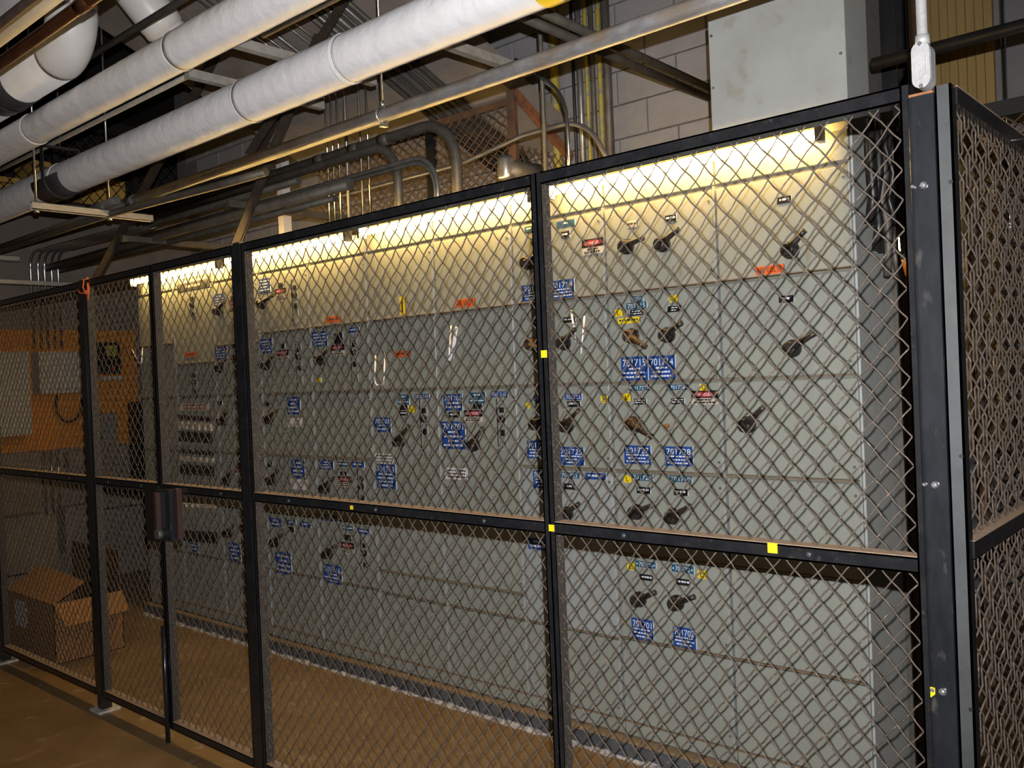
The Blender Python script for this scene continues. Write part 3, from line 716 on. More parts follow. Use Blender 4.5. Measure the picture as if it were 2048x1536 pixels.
# aluminium conduit with conduit body on top of the corner post
c = on_y(1842, 130, 1.97)
t = thing('conduit_body', 'pale aluminium conduit body on its riser above the corner post', 'conduit', (c.x, 1.98, 2.2))
cx = c.x; z0, z1 = on_y(1842, 174, 1.967).z, on_y(1842, 88, 1.967).z
top = on_y(1838, 0, 1.985)
MB().tube([(cx - 0.001, 1.99, z1 + 0.002), (cx - 0.001, 1.99, 4.5)], 0.0105, 14).build('riser', 'alum', t)
MB().tube([(cx - 0.001, 1.99, z1 + 0.004), (cx - 0.001, 1.99, z1 + 0.024)], 0.0145, 14).build('collar', 'alum', t)
def stadium(cx, cz, w, h, n=8):
    r = w / 2; out = []
    for k in range(n + 1): out.append((cx - r * cos(pi * k / n), cz - (h / 2 - r) - r * sin(pi * k / n)))
    for k in range(n + 1): out.append((cx + r * cos(pi * k / n), cz + (h / 2 - r) + r * sin(pi * k / n)))
    return out
MB().poly(stadium(cx, (z0 + z1) / 2 + 0.002, 0.037, z1 - z0 + 0.006), 1.972, 2.005).build('body', 'alum', t)
mb = MB().poly(stadium(cx, (z0 + z1) / 2 + 0.002, 0.036, z1 - z0 + 0.008), 1.967, 1.972); mb.poly(stadium(cx, (z0 + z1) / 2 + 0.002, 0.021, z1 - z0 - 0.028), 1.9635, 1.967)
mb.build('cover', 'alum', t)
for zz in (z0 + 0.002, z1 + 0.001):
    MB().tube([(cx, 1.967, zz), (cx, 1.964, zz)], 0.0045, 10).build('cover_screw', 'zinc', t)

# ================================================================== PIPES OVERHEAD (all run along X)
def rings(x0, x1, Y, z, r, jitter, step=0.035, n=28, seed=1, mbx=None):
    rnd = random.Random(seed); mb = mbx or MB(); x = x0; pts = []; R = []
    while x < x1: pts.append((x, Y, z)); R.append(r + rnd.uniform(-jitter, jitter)); x += step
    pts.append((x1, Y, z)); R.append(r); mb.tube(pts, R, n); return mb
def insulated(name, label, Y, z, r, x0, x1, seams, m='white_wrap', group=None, jit=0.0006):
    t = thing(name, label, 'pipe', ((x0 + x1) / 2, Y, z), group)
    cuts = [x0] + seams + [x1]
    for i in range(len(cuts) - 1):
        rr = r - (0.0025 if i % 2 else 0.0)
        rings(cuts[i], cuts[i + 1] + (0.012 if i % 2 == 0 else 0), Y, z, rr, jit, seed=i + int(r * 1000)).build('jacket', m, t)
        if 0 < i:
            MB().tube([(cuts[i] - 0.004, Y, z), (cuts[i], Y, z), (cuts[i] + 0.004, Y, z)], [r + 0.0005, r + 0.003, r + 0.0005], 28, cap=False).build('wrap_seam', m, t)
    return t
def half_shell(x0, x1, Y, z, r, a0=pi * 0.98, a1=pi * 2.02, th=0.002, n=16):
    mb = MB(); vs = []
    for x in (x0, x1):
        for R in (r, r + th):
            for k in range(n + 1):
                a = a0 + (a1 - a0) * k / n; vs.append((x, Y + R * cos(a), z + R * sin(a)))
    N = n + 1; fs = []
    for k in range(n):
        fs += [(N + k, N + k + 1, 3 * N + k + 1, 3 * N + k), (k + 1, k, 2 * N + k, 2 * N + k + 1), (k, k + 1, N + k + 1, N + k), (2 * N + k + 1, 2 * N + k, 3 * N + k, 3 * N + k + 1)]
    mb._add(vs, fs, 0, True); return mb
def ang_place(a, d): return d * cos(radians(a)), CAM_H + d * sin(radians(a))
YA, ZA = ang_place(29.55, 2.70); RA = 0.1012
pa = insulated('insulated_pipe', 'thick white wrapped pipe, lowest of the white pipes, with dark saddle above the strut', YA, ZA, RA, -7.95, 1.6,
               [on_y(125, 350, YA).x + 0.02, on_y(500, 200, YA).x, -2.9], group='white insulated pipes')
sx = on_y(123, 365, YA).x
half_shell(sx - 0.20, sx + 0.20, YA, ZA, RA + 0.003).build('saddle', 'shield', pa)
mb = half_shell(sx - 0.022, sx + 0.022, YA, ZA, RA + 0.006, th=0.004); 
mb.box(sx - 0.022, sx + 0.022, YA - RA - 0.011, YA - RA - 0.006, ZA, ZA + 0.20); mb.box(sx - 0.022, sx + 0.022, YA + RA + 0.006, YA + RA + 0.011, ZA, ZA + 0.20)
mb.box(sx - 0.022, sx + 0.022, YA - RA - 0.011, YA + RA + 0.011, ZA + 0.2, ZA + 0.206)
mb.tube([(sx, YA, ZA + 0.2), (sx, YA, 4.55)], 0.006, 8)
mb.build('clevis_hanger', 'shield', pa)
c = on_y(1105, 20, YA)
rgb = MB().tube([(c.x - 0.035, YA, ZA), (c.x + 0.035, YA, ZA)], RA + 0.002, 28, cap=False)
rnd = random.Random(3)
for k in range(14):                                            # illegible black print around the yellow band
    a = pi * 0.95 + k * 0.085
    x = c.x - 0.012; R_ = RA + 0.0032
    rgb._add([(x, YA + R_ * cos(a), ZA + R_ * sin(a)), (x + 0.03, YA + R_ * cos(a), ZA + R_ * sin(a)), (x + 0.03, YA + R_ * cos(a + 0.03), ZA + R_ * sin(a + 0.03)), (x, YA + R_ * cos(a + 0.03), ZA + R_ * sin(a + 0.03))], [(0, 1, 2, 3)], 1)
rgb.build('pipe_marker', ['plate_yellow', 'ink'], pa, label='yellow pipe marker band with black print')
YB_, ZB_ = ang_place(36.35, 2.50); RB = 0.0850
insulated('insulated_pipe', 'white wrapped pipe above the lowest one, wrinkled at its middle', YB_, ZB_, RB, -7.95, 1.6, [on_y(70, 240, YB_).x, on_y(360, 110, YB_).x], group='white insulated pipes')
YD2, ZD2 = ang_place(41.6, 2.45); RD = 0.111
t = thing('insulated_pipe', 'fat smooth white pipe ending in a rounded elbow, behind the copper pipe', 'pipe', (-5, YD2, ZD2), 'white insulated pipes')
xe = on_y(172, 105, YD2).x - 0.30
MB().tube([(-7.95, YD2, ZD2), (xe, YD2, ZD2)], RD, 30).build('jacket', 'white_smooth', t)
el = arc((xe, YD2, ZD2 + 0.17), (0, 0, -1), (1, 0, 0), 0.17, 0, pi / 2, 10)
MB().tube(el, RD + 0.002, 30).build('elbow', 'white_smooth', t)
MB().tube([el[-1], (el[-1].x, el[-1].y, 4.55)], RD, 30).build('riser', 'white_smooth', t)
sx = on_y(22, 178, YD2).x
half_shell(sx - 0.14, sx + 0.17, YD2, ZD2, RD + 0.003).build('saddle', 'shield', t)
mb = half_shell(sx - 0.04, sx - 0.01, YD2, ZD2, RD + 0.006, th=0.004); mb.tube([(sx - 0.025, YD2, ZD2 + RD), (sx - 0.025, YD2, 4.55)], 0.006, 8); mb.build('clevis_hanger', 'shield', t)
YC3, ZC3 = ang_place(48.3, 2.1)
t = thing('insulated_pipe', 'white pipe in the upper left corner, topmost of the white pipes', 'pipe', (-4, YC3, ZC3), 'white insulated pipes')
MB().tube([(-7.95, YC3, ZC3), (1.6, YC3, ZC3)], 0.099, 28).build('jacket', 'white_smooth', t)
# slanting white pipe behind
pE = on_y(318, 42, 2.36)
t = thing('insulated_pipe', 'white pipe slanting down behind the wrapped pipes near the upper left', 'pipe', pE, 'white insulated pipes')
dE = Vector((0, 0.70, -0.71)).normalized()
sE = 0.0
while True:
    qE = pE + dE * sE
    if math.degrees(atan2(qE.z - CAM_H, qE.y)) < 36.4: break
    sE += 0.005
uE = pE - dE * 0.55
MB().tube([uE, pE, qE - dE * 0.12], 0.110, 28).build('jacket', 'white_smooth', t)
MB().tube([pE - dE * 0.02, pE - dE * 0.005, pE + dE * 0.01], [0.1105, 0.113, 0.1105], 28, cap=False).build('wrap_seam', 'white_smooth', t)
MB().tube(bend([qE - dE * 0.125, qE, qE + Vector((-0.5, 0, 0))], 0.12, 8), 0.100, 24).build('elbow', 'white_smooth', t)

def xpipe(name, label, Y, z, r, x0, x1, m, cat='pipe', group=None, n=14):
    o = MB().tube([(x0, Y, z), (x1, Y, z)], r, n).build(name, m, origin=((x0 + x1) / 2, Y, z)); o['label'] = label; o['category'] = cat
    if group: o['group'] = group
    return o
y_, z_ = ang_place(44.35, 1.9); 
t = thing('copper_pipe', 'dark tarnished copper pipe crossing the upper left corner', 'pipe', (-3, y_, z_))
MB().tube([(-7.9, y_, z_), (1.2, y_, z_)], 0.0225, 18).build('tube', 'copper', t)
cx_ = on_y(168, 4, y_).x; MB().tube([(cx_ - 0.04, y_, z_), (cx_ + 0.04, y_, z_)], 0.0255, 18).build('coupling', 'copper', t)
y_, z_ = ang_place(47.45, 1.8); xpipe('brown_pipe', 'thin dull brown pipe in front of the topmost white pipe', y_, z_, 0.0158, -7.9, 1.2, 'brown_pipe')
y_, z_ = ang_place(40.03, 2.75); xpipe('slate_pipe', 'thin dark grey pipe passing in front of the slanting white pipe', y_, z_, 0.0168, -7.9, 1.6, 'slate_pipe')
y_, z_ = ang_place(34.0, 2.78); xpipe('thin_pipe', 'thin pipe under the wrinkled white pipe, lit warm from below', y_, z_, 0.0135, -7.9, on_y(387, 140, y_).x, 'strut')
xpipe('thin_pipe', 'short thin pipe under the wrinkled white pipe near the picture top', y_ - 0.01, z_ + 0.005, 0.0125, on_y(530, 66, y_).x, 1.5, 'strut')
# big galvanised conduit with hanger
YG, ZG = ang_place(24.2, 2.80); RG = 0.0315
t = thing('galvanised_conduit', 'long dusty galvanised conduit below the lowest white pipe', 'conduit', (-2, YG, ZG))
xg0 = on_y(262, 398, YG).x
MB().tube([(xg0, YG, ZG), (1.6, YG, ZG)], RG, 20).build('tube', 'galvanised', t)
for k in (0.0, 0.02):
    MB().tube([(xg0 - 0.03 + k, YG, ZG), (xg0 + 0.04 + k, YG, ZG)], RG + 0.004, 20).build('coupling', 'conduit', t)
for dx in (0.06, 0.09, 0.38, 0.41):
    MB().tube([(xg0 + dx, YG - 0.01, ZG - RG + 0.002), (xg0 + dx, YG - 0.01, ZG - RG - 0.016)], 0.006, 8).build('set_screw', 'zinc', t)
t = thing('ring_hanger', 'ring hanger on a threaded rod holding the galvanised conduit', 'hanger', (on_y(765, 215, YG).x, YG, ZG))
hx = on_y(765, 215, YG).x
ring = arc((hx, YG, ZG), (0, 1, 0), (0, 0, 1), RG + 0.006, -pi * 0.75, pi * 1.25, 20)
MB().tube(ring, 0.0045, 8).build('ring', 'zinc', t)
MB().obox((hx, YG - 0.015, ZG - RG - 0.014), (hx, YG + 0.02, ZG - RG - 0.012), 0.02, 0.012).build('clamp_foot', 'zinc', t)
MB().tube([(hx, YG, ZG + RG + 0.004), (hx, YG, 4.55)], 0.005, 8).build('rod', 'zinc', t)
MB().tube([(hx, YG, ZG + RG + 0.004), (hx, YG, ZG + RG + 0.03)], 0.009, 6).build('nut', 'zinc', t)
# smaller conduit beside it and continuation to the left
y2 = YG + 0.02
o = MB().tube(bend([(xg0 - 2.35, y2 - 0.06, ZG - 0.045), (xg0 - 0.5, y2 - 0.06, ZG - 0.045), (xg0 - 0.1, y2 - 0.05, ZG - 0.045), (xg0 + 0.9, y2 + 0.02, ZG - 0.052), (xg0 + 1.25, y2 + 0.10, ZG - 0.03)], 0.2), 0.022, 14).build('side_conduit', 'conduit_dark')
o['label'] = 'dark conduit running close under the galvanised conduit at the strut'; o['category'] = 'conduit'
o = MB().tube([(xg0 - 0.42, YG - 0.10, ZG - 0.002), (xg0 - 0.02, YG - 0.075, ZG + 0.006)], 0.024, 14).build('open_conduit', 'conduit'); o['label'] = 'short grey conduit stub with an open end on the strut'; o['category'] = 'conduit'
xpipe('galvanised_conduit', 'grey conduit continuing left from the strut toward the left wall', YG, ZG - 0.005, 0.026, -7.95, xg0 - 0.02, 'conduit_dark', 'conduit')
# trapeze struts
def trapeze(X, Y0, Y1, z, lab, rods):
    t = thing('strut_hanger', lab, 'hanger', (X, (Y0 + Y1) / 2, z), 'trapeze strut hangers')
    mb = MB().box(X - 0.0205, X + 0.0205, Y0, Y1, z - 0.003, z); mb.box(X - 0.0205, X - 0.0175, Y0, Y1, z - 0.042, z); mb.box(X + 0.0175, X + 0.0205, Y0, Y1, z - 0.042, z); mb.box(X - 0.0205, X - 0.010, Y0, Y1, z - 0.042, z - 0.038); mb.box(X + 0.010, X + 0.0205, Y0, Y1, z - 0.042, z - 0.038)
    mb.build('channel', 'strut', t)
    for yy in rods:
        MB().tube([(X, yy, z - 0.06), (X, yy, 4.55)], 0.0065, 8).build('rod', 'zinc', t)
        MB().tube([(X, yy, z - 0.058), (X, yy, z - 0.043)], 0.016, 6).build('nut', 'zinc', t)
s1 = on_z(65, 402, 2.745); s2 = on_z(299, 432, 2.745)
XT = (s1.x + s2.x) / 2
trapeze(XT, s1.y, s2.y, 2.745, 'strut hanger with two bright rods carrying conduits under the white pipe', (on_x(72, 405, XT).y, on_x(219, 430, XT).y))
s3 = on_z(37, 513, 2.735)
trapeze(s3.x, s3.y - 0.72, s3.y, 2.735, 'strut hanger at the left picture edge above the fence', (s3.y - 0.66, s3.y - 0.2))

# ================================================================== CONDUITS between cabinets and slab
def cond(name, lab, pts, r, m, R=0.1, cat='conduit', group=None, n=10):
    P = bend(pts, R) if len(pts) > 2 else pts
    o = MB().tube(P, r, n).build(name, m, origin=pts[0]); o['label'] = lab; o['category'] = cat
    if group: o['group'] = group
    return o
YV = 3.43
VC = [(660, 0.0062, 'conduit_shiny', 'thin bright vertical conduit, leftmost of the row above the fence'), (671, 0.0062, 'conduit_shiny', 'thin bright vertical conduit, second from left above the fence'),
      (683, 0.0072, 'conduit_shiny', 'bright vertical conduit, third from left above the fence'), (699, 0.0115, 'conduit', 'thicker dull vertical conduit, fourth from left above the fence'),
      (727, 0.0062, 'conduit', 'thin vertical conduit, fifth from left above the fence'), (742, 0.0062, 'conduit_shiny', 'thin bright vertical conduit, rightmost of the row above the fence')]
for i, (px_, r_, m_, lab) in enumerate(VC):
    a = on_y(px_, 430, YV); zt = zs(YV) - 0.05 - 0.0 * i
    cond('vertical_conduit', lab, [(a.x, YV, 2.42), (a.x, YV, zt), (a.x - 0.02, 2.32, zt + (YV - 2.32) * 0.43)], r_, m_, 0.08, group='vertical conduits above the cabinets')
# bank of conduits on the sloping slab
for i, px_ in enumerate((548, 559, 570, 582, 594, 606, 618)):
    a = on_y(px_, 75 + (px_ - 548) * 0.05, 2.75); b0 = (a.x, 2.32, zs(2.32) - 0.02); b1 = (a.x, YW - 0.02, zs(YW) - 0.02)
    cond('slab_conduit', 'conduit strapped under the sloping slab, number %s of the bank from the left' % ['one', 'two', 'three', 'four', 'five', 'six', 'seven'][i], [b0, b1], 0.013 if i % 3 else 0.017, 'conduit' if i % 2 else 'conduit_dark', group='conduit bank under the slab')
# elbows coming down into the cabinets
YV = 3.35
a = on_y(915, 375, YV); zt = CAM_H + (YV) * math.tan(radians(22.2))
t = thing('elbow_conduit', 'thick dusty conduit curving down in a wide elbow above the cabinets, rightmost elbow', 'conduit', (a.x, YV, 2.43))
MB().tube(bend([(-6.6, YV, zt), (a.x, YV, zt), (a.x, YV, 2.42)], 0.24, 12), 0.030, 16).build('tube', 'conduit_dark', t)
for px_ in (710, 770, 640):
    q = on_y(px_, 290, YV); MB().tube([(q.x - 0.04, YV, zt), (q.x + 0.04, YV, zt)], 0.034, 16).build('coupling', 'conduit_dark', t)
    MB().tube([(q.x, YV - 0.01, zt - 0.03), (q.x, YV - 0.01, zt - 0.045)], 0.006, 8).build('set_screw', 'zinc', t)
a = on_y(798, 405, YV - 0.08); zt = CAM_H + (YV - 0.08) * math.tan(radians(21.7))
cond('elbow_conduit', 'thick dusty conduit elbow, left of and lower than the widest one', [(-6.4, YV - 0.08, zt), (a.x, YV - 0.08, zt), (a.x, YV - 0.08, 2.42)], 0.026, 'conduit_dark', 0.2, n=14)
for k, (px_, lab) in enumerate([(872, 'slim conduit elbow of a pair, the left one'), (884, 'slim conduit elbow of a pair, the right one')]):
    yy = YV - 0.14; a = on_y(px_, 385, yy); zt = CAM_H + yy * math.tan(radians(19.55 + 0.2 * k))
    cond('elbow_conduit', lab, [(-6.7, yy - 0.03 * k, zt), (a.x, yy - 0.03 * k, zt), (a.x, yy - 0.03 * k, 2.42)], 0.012, 'conduit', 0.2)
yy = 3.50; zt = CAM_H + yy * math.tan(radians(18.75)); a = on_y(1235, 300, yy)
cond('long_conduit', 'long slim conduit running behind the elbows, bending over at its right end', [(-7.9, yy, zt - 0.02), (-3.4, yy, zt - 0.02), (-2.95, yy, zt + 0.04), (a.x - 0.18, yy, zt + 0.04), (a.x + 0.05, yy, 2.44)], 0.013, 'conduit', 0.25)
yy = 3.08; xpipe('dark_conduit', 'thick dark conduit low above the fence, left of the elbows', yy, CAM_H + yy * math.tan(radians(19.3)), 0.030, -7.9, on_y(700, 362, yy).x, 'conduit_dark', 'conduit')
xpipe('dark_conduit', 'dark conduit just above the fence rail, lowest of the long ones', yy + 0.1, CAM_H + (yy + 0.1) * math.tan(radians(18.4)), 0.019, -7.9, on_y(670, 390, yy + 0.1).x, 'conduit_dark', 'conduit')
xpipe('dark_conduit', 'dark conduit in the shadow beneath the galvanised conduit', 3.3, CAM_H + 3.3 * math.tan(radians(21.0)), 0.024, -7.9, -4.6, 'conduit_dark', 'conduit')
# cross strut carrying them
o = MB().box(-4.78, -4.74, 2.9, 3.8, 2.70, 2.74).build('cross_strut', 'conduit_dark'); o['label'] = 'dark cross strut under the long conduits near the brace'; o['category'] = 'strut'
o = MB().box(-6.05, -6.01, 2.85, 3.7, 2.66, 2.70).build('cross_strut', 'conduit_dark'); o['label'] = 'dark cross strut under the conduits left of the gate post brace'; o['category'] = 'strut'
a = on_y(565, 450, 3.42)
t = thing('white_standpipe', 'pale square standpipe above the fence beside the dark brace', 'pipe', (a.x, 3.42, 2.43))
MB().box(a.x - 0.030, a.x + 0.030, 3.41, 3.47, 2.44, 3.12).build('tube', 'plate_white', t); MB().box(a.x - 0.05, a.x + 0.05, 3.37, 3.47, 2.425, 2.44).build('base_flange', 'strut', t)
# cast fitting
a = on_y(1012, 350, 3.36)
t = thing('pulling_elbow', 'shiny round pulling elbow fitting above the fence left of the yellow pipe', 'fitting', (a.x, 3.36, 2.42))
MB().tube([(a.x, 3.36, 2.42), (a.x, 3.36, 2.60)], 0.024, 18).build('neck', 'conduit', t)
MB().tube([(a.x, 3.36, 2.60), (a.x, 3.36, 2.615), (a.x, 3.36, 2.70), (a.x, 3.36, 2.72)], [0.036, 0.042, 0.042, 0.036], 20).build('head', 'zinc', t)
MB().tube([(a.x, 3.36, 2.655), (a.x + 0.04, 3.56, 2.655)], 0.05, 20).build('arm', 'conduit_dark', t)
# vertical pipes in front of the block wall
for px_, r_, m_, lab, yv in [(1087, 0.0125, 'conduit_dark', 'grey vertical conduit left of the yellow pipe', 3.46), (1112, 0.028, 'yellow_pipe', 'wide yellow stained vertical pipe against the block wall', 4.36),
                             (1163, 0.019, 'conduit', 'grey vertical pipe right of the yellow pipe', 4.34), (1150, 0.010, 'black_steel', 'black vertical pipe beside the grey pipes', 4.40), (1189, 0.016, 'conduit_dark', 'slim grey vertical pipe between yellow streaked ones', 4.34),
                             (1177, 0.012, 'yellow_pipe', 'narrow yellow vertical pipe between two grey pipes', 4.38), (1203, 0.014, 'yellow_pipe', 'yellow vertical pipe next to the rightmost dark pipe', 4.40), (1218, 0.026, 'conduit_dark', 'thick dark vertical pipe, rightmost of the wall bank', 4.32)]:
    a = on_y(px_, 230, yv)
    o = MB().tube([(a.x, yv, 2.30), (a.x, yv, 4.55)], r_, 14).build('vertical_pipe', m_, origin=(a.x, yv, 2.30)); o['label'] = lab; o['category'] = 'pipe'; o['group'] = 'vertical pipes at the block wall'
a = on_y(1138, 320, 3.40); b = on_y(1112, 150, 3.40)
cond('bent_conduit', 'bright conduit bending away to the left above the fence', [(a.x, 3.40, 2.42), (a.x + 0.0, 3.40, 2.95), (b.x - 0.25, 3.40, b.z + 0.14)], 0.0095, 'conduit_shiny', 0.28)
# two conduits along Y toward the wall
for (p0, p1, lab) in [((1067, 41), (1432, 202), 'lower dark conduit slanting to the grey box across the block wall'), ((1101, 28), (1432, 183), 'upper dark conduit slanting to the grey box across the block wall')]:
    q = on_z(p0[0], p0[1], 3.10); q2 = on_z(p1[0], p1[1], 3.10)
    cond('cross_conduit', lab, [(q.x, 2.35, 3.10), (q2.x, YW - 0.02, 3.10)], 0.021, 'conduit_dark', group='conduits crossing to the wall')
# struts under the white pipes
for (p0, z, y1, lab) in [((378, 156), 3.06, 3.5, 'cross strut between the two wrapped white pipes, left one'), ((473, 95), 3.06, 3.6, 'cross strut between the two wrapped white pipes, right one'), ((815, 70), 3.02, 3.4, 'cross strut behind the lowest white pipe near the ring hanger')]:
    q = on_z(p0[0], p0[1], z); o = MB().box(q.x - 0.02, q.x + 0.02, q.y - 0.01, q.y + 0.75, z, z + 0.04).build('cross_strut', 'strut'); o['label'] = lab; o['category'] = 'strut'
# diagonal braces
def brace(lab, p0, p1, w=0.05):
    d = (Vector(p1) - Vector(p0)).normalized(); t = thing('diagonal_brace', lab, 'brace', p0, 'dark diagonal braces')
    a = d.cross(Vector((1, 0, 0))).normalized()
    MB().obox(p0, p1, w, 0.006, upv=a).build('flange', 'brace', t)
    q = Vector((w / 2, 0, 0)); MB().obox(Vector(p0) + q - a * w / 2, Vector(p1) + q - a * w / 2, 0.006, w, upv=a).build('web', 'brace', t)
brace('dark diagonal brace rising above the right gate post', on_y(470, 500, 2.92), on_y(640, 75, 2.92), 0.055)
brace('dark diagonal brace rising above the left gate post', on_y(195, 560, 2.92), on_y(436, 110, 2.92), 0.055)
brace('gold-edged diagonal brace crossing behind both wrapped pipes', on_y(500, 310, 2.84), on_y(700, -12, 2.84), 0.045)
brace('short dark brace behind the lowest white pipe', on_y(510, 330, 3.3), on_y(560, 225, 3.3), 0.05)

# ================================================================== CAGE behind the cabinets, on the wall side
t = thing('mesh_cage', 'rusty diamond mesh cage behind the conduits above the cabinets', 'cage', (-3.8, 3.9, 2.5))
yq = 3.9; zc = 3.225; xr = -3.345; xl = -5.2; xm = on_y(862, 290, yq).x
MB().box(xl, xr, yq - 0.012, yq + 0.012, zc - 0.04, zc).build('top_rail', 'rust_dark', t)
MB().box(xl, xr, yq - 0.012, yq + 0.012, 2.44, 2.48).build('bottom_rail', 'rust_dark', t)
MB().box(xr - 0.045, xr + 0.012, yq - 0.014, yq + 0.014, 2.44, zc + 0.05).build('corner_post', 'rust_dark', t)
MB().box(xm - 0.035, xm + 0.035, yq - 0.014, yq + 0.014, 2.44, zc + 0.0).build('dark_green_post', 'black_steel', t)
mesh_wires(xl, xr - 0.03, 2.47, zc - 0.03, lambda u, w, z: (u, yq + w, z), wr=0.0045, px=0.075, pz=0.058, depth=0.002).build('wire_mesh', 'wire_far', t, kind='stuff')
eS = on_x(1103, 275, xr)
MB().obox((xr, yq, zc + 0.03), (xr, YW - 0.03, zc + 0.03 - (YW - yq) * 0.55), 0.03, 0.05).build('sloping_rail', 'rust', t)
mesh_wires(yq, YW - 0.03, 2.47, zc - 0.27, lambda u, w, z: (xr + w, u, z), wr=0.0035, px=0.06, pz=0.06, depth=0.002, u_ref=yq).build('wire_mesh', 'wire_far', t, kind='stuff')

# ================================================================== RIGHT SIDE, back room beyond the enclosure
t = thing('mesh_cage', 'dark-framed back fence with brown mesh at the right picture edge', 'cage', (-0.4, 4.47, 0))
MB().box(-1.12, 0.6, 4.45, 4.50, 2.685, 2.755).build('top_rail', 'black_steel', t)
MB().box(-1.12, 0.6, 4.46, 4.50, 1.2, 1.24).build('middle_rail', 'rust_dark', t)
MB().box(0.55, 0.6, 4.45, 4.50, 0.0, 2.755).build('stile', 'rust_dark', t); MB().box(-1.12, -1.08, 4.45, 4.50, 0.0, 2.755).build('stile', 'rust_dark', t)
mesh_wires(-1.1, 0.58, 0.0, 2.69, lambda u, w, z: (u, 4.475 + w, z), wr=0.004, px=0.075, pz=0.058, depth=0.002).build('wire_mesh', 'wire_far', t, kind='stuff')
y_ = 3.9; xpipe('black_pipe', 'straight black pipe crossing behind the pale conduit body', y_, CAM_H + y_ * math.tan(radians(17.9)), 0.026, on_y(1745, 125, y_).x, 1.2, 'black_steel')
o = MB().tube([(-0.56, 4.3, 2.52), (0.4, 4.3, 2.56)], 0.012, 10).build('short_conduit', 'conduit_shiny'); o['label'] = 'bright conduit behind the side fence near its top'; o['category'] = 'conduit'
# yellow boards, each its own plank
xa, xb = on_y(1846, 100, 6.5).x, on_y(1987, 100, 6.5).x
t = thing('yellow_panelling', 'yellow vertical board panelling on the far wall, upper right', 'panelling', ((xa + xb) / 2, 6.52, 0))
N = 8
for k in range(N):
    w = (xb - xa) / N; yk = 6.5 + random.uniform(-0.002, 0.002)
    MB().box(xa + k * w + 0.0015, xa + (k + 1) * w - 0.0015, yk, 6.548, 1.0, 4.5, bev=0.002).build('plank', 'yellow_board', t)
o = MB().tube([(xb + 0.06, 6.49, 1.0), (xb + 0.06, 6.49, 4.5)], 0.016, 12).build('vertical_pipe', 'conduit_shiny'); o['label'] = 'slim bright pipe right of the yellow panelling'; o['category'] = 'pipe'
xa_, xb_ = on_y(1751, 100, 4.7).x, on_y(1793, 100, 4.7).x
t = thing('steel_column', 'black steel column between the grey box and the yellow panelling', 'column', ((xa_ + xb_) / 2, 4.75, 0))
MB().box(xa_, xb_, 4.70, 4.715, 0, 4.55).build('flange', 'black_steel', t); MB().box(xa_, xb_, 4.86, 4.875, 0, 4.55).build('flange', 'black_steel', t); MB().box((xa_ + xb_) / 2 - 0.006, (xa_ + xb_) / 2 + 0.006, 4.715, 4.86, 0, 4.55).build('web', 'black_steel', t)
xa_, xb_ = on_y(1795, 100, 5.4).x, on_y(1819, 100, 5.4).x
o = MB().box(xa_, xb_, 5.4, 5.55, 0, 4.55).build('brown_column', 'brown_column'); o['label'] = 'brown boxed column left of the pale conduit'; o['category'] = 'column'
xa_, xb_ = on_y(1822, 100, 5.9).x, on_y(1842, 100, 5.9).x
o = MB().box(xa_, xb_, 5.9, 5.95, 0, 4.55).build('conduit_shadow', 'black_steel'); o['label'] = 'narrow dark strip standing for the shadow of the pale conduit'; o['category'] = 'column'  # black box stands in for the flash shadow left of the conduit
# lamplit wall by the corner post, its glow painted as an orange strip, and the lamp above it
a = on_y(1812, 487, 4.62)
o = MB().box(a.x - 0.045, a.x + 0.10, 4.62, 4.66, 0.0, 2.12).build('orange_ply_and_glow', 'orange_ply_and_glow'); o['label'] = 'orange strip painted as lamplit wall in the gap beside the corner post'; o['category'] = 'board'
t = thing('wall_lamp', 'small glowing lamp in the gap left of the corner post', 'lamp', (a.x - 0.02, 4.58, 2.15))
p = on_y(1804, 487, 4.57)
MB().tube([(p.x, 4.57, p.z - 0.035), (p.x, 4.57, p.z - 0.02), (p.x, 4.57, p.z + 0.02), (p.x, 4.57, p.z + 0.035)], [0.012, 0.026, 0.026, 0.014], 14).build('globe', 'lamp_lit', t)
MB().tube([(p.x, 4.57, p.z + 0.036), (p.x, 4.57, p.z + 0.07)], 0.024, 12).build('socket', 'black_plastic', t)
MB().obox((p.x, 4.57, p.z + 0.06), (p.x, 4.66, p.z + 0.06), 0.02, 0.02).build('arm', 'black_plastic', t)
# high lamp of the back room (outside the picture) that lights the panelling
t = thing('high_bay_lamp', 'round high bay lamp hanging in the back room', 'lamp', (-0.6, 5.2, 4.1))
MB().tube([(-0.6, 5.2, 4.30), (-0.6, 5.2, 4.22), (-0.6, 5.2, 4.05)], [0.05, 0.10, 0.22], 20, cap=False).build('reflector', 'strut', t)
MB().tube([(-0.6, 5.2, 4.18), (-0.6, 5.2, 4.12), (-0.6, 5.2, 4.06)], [0.03, 0.06, 0.03], 14).build('bulb', 'lamp_lit', t)
MB().tube([(-0.6, 5.2, 4.30), (-0.6, 5.2, 4.55)], 0.01, 8).build('stem', 'black_steel', t)
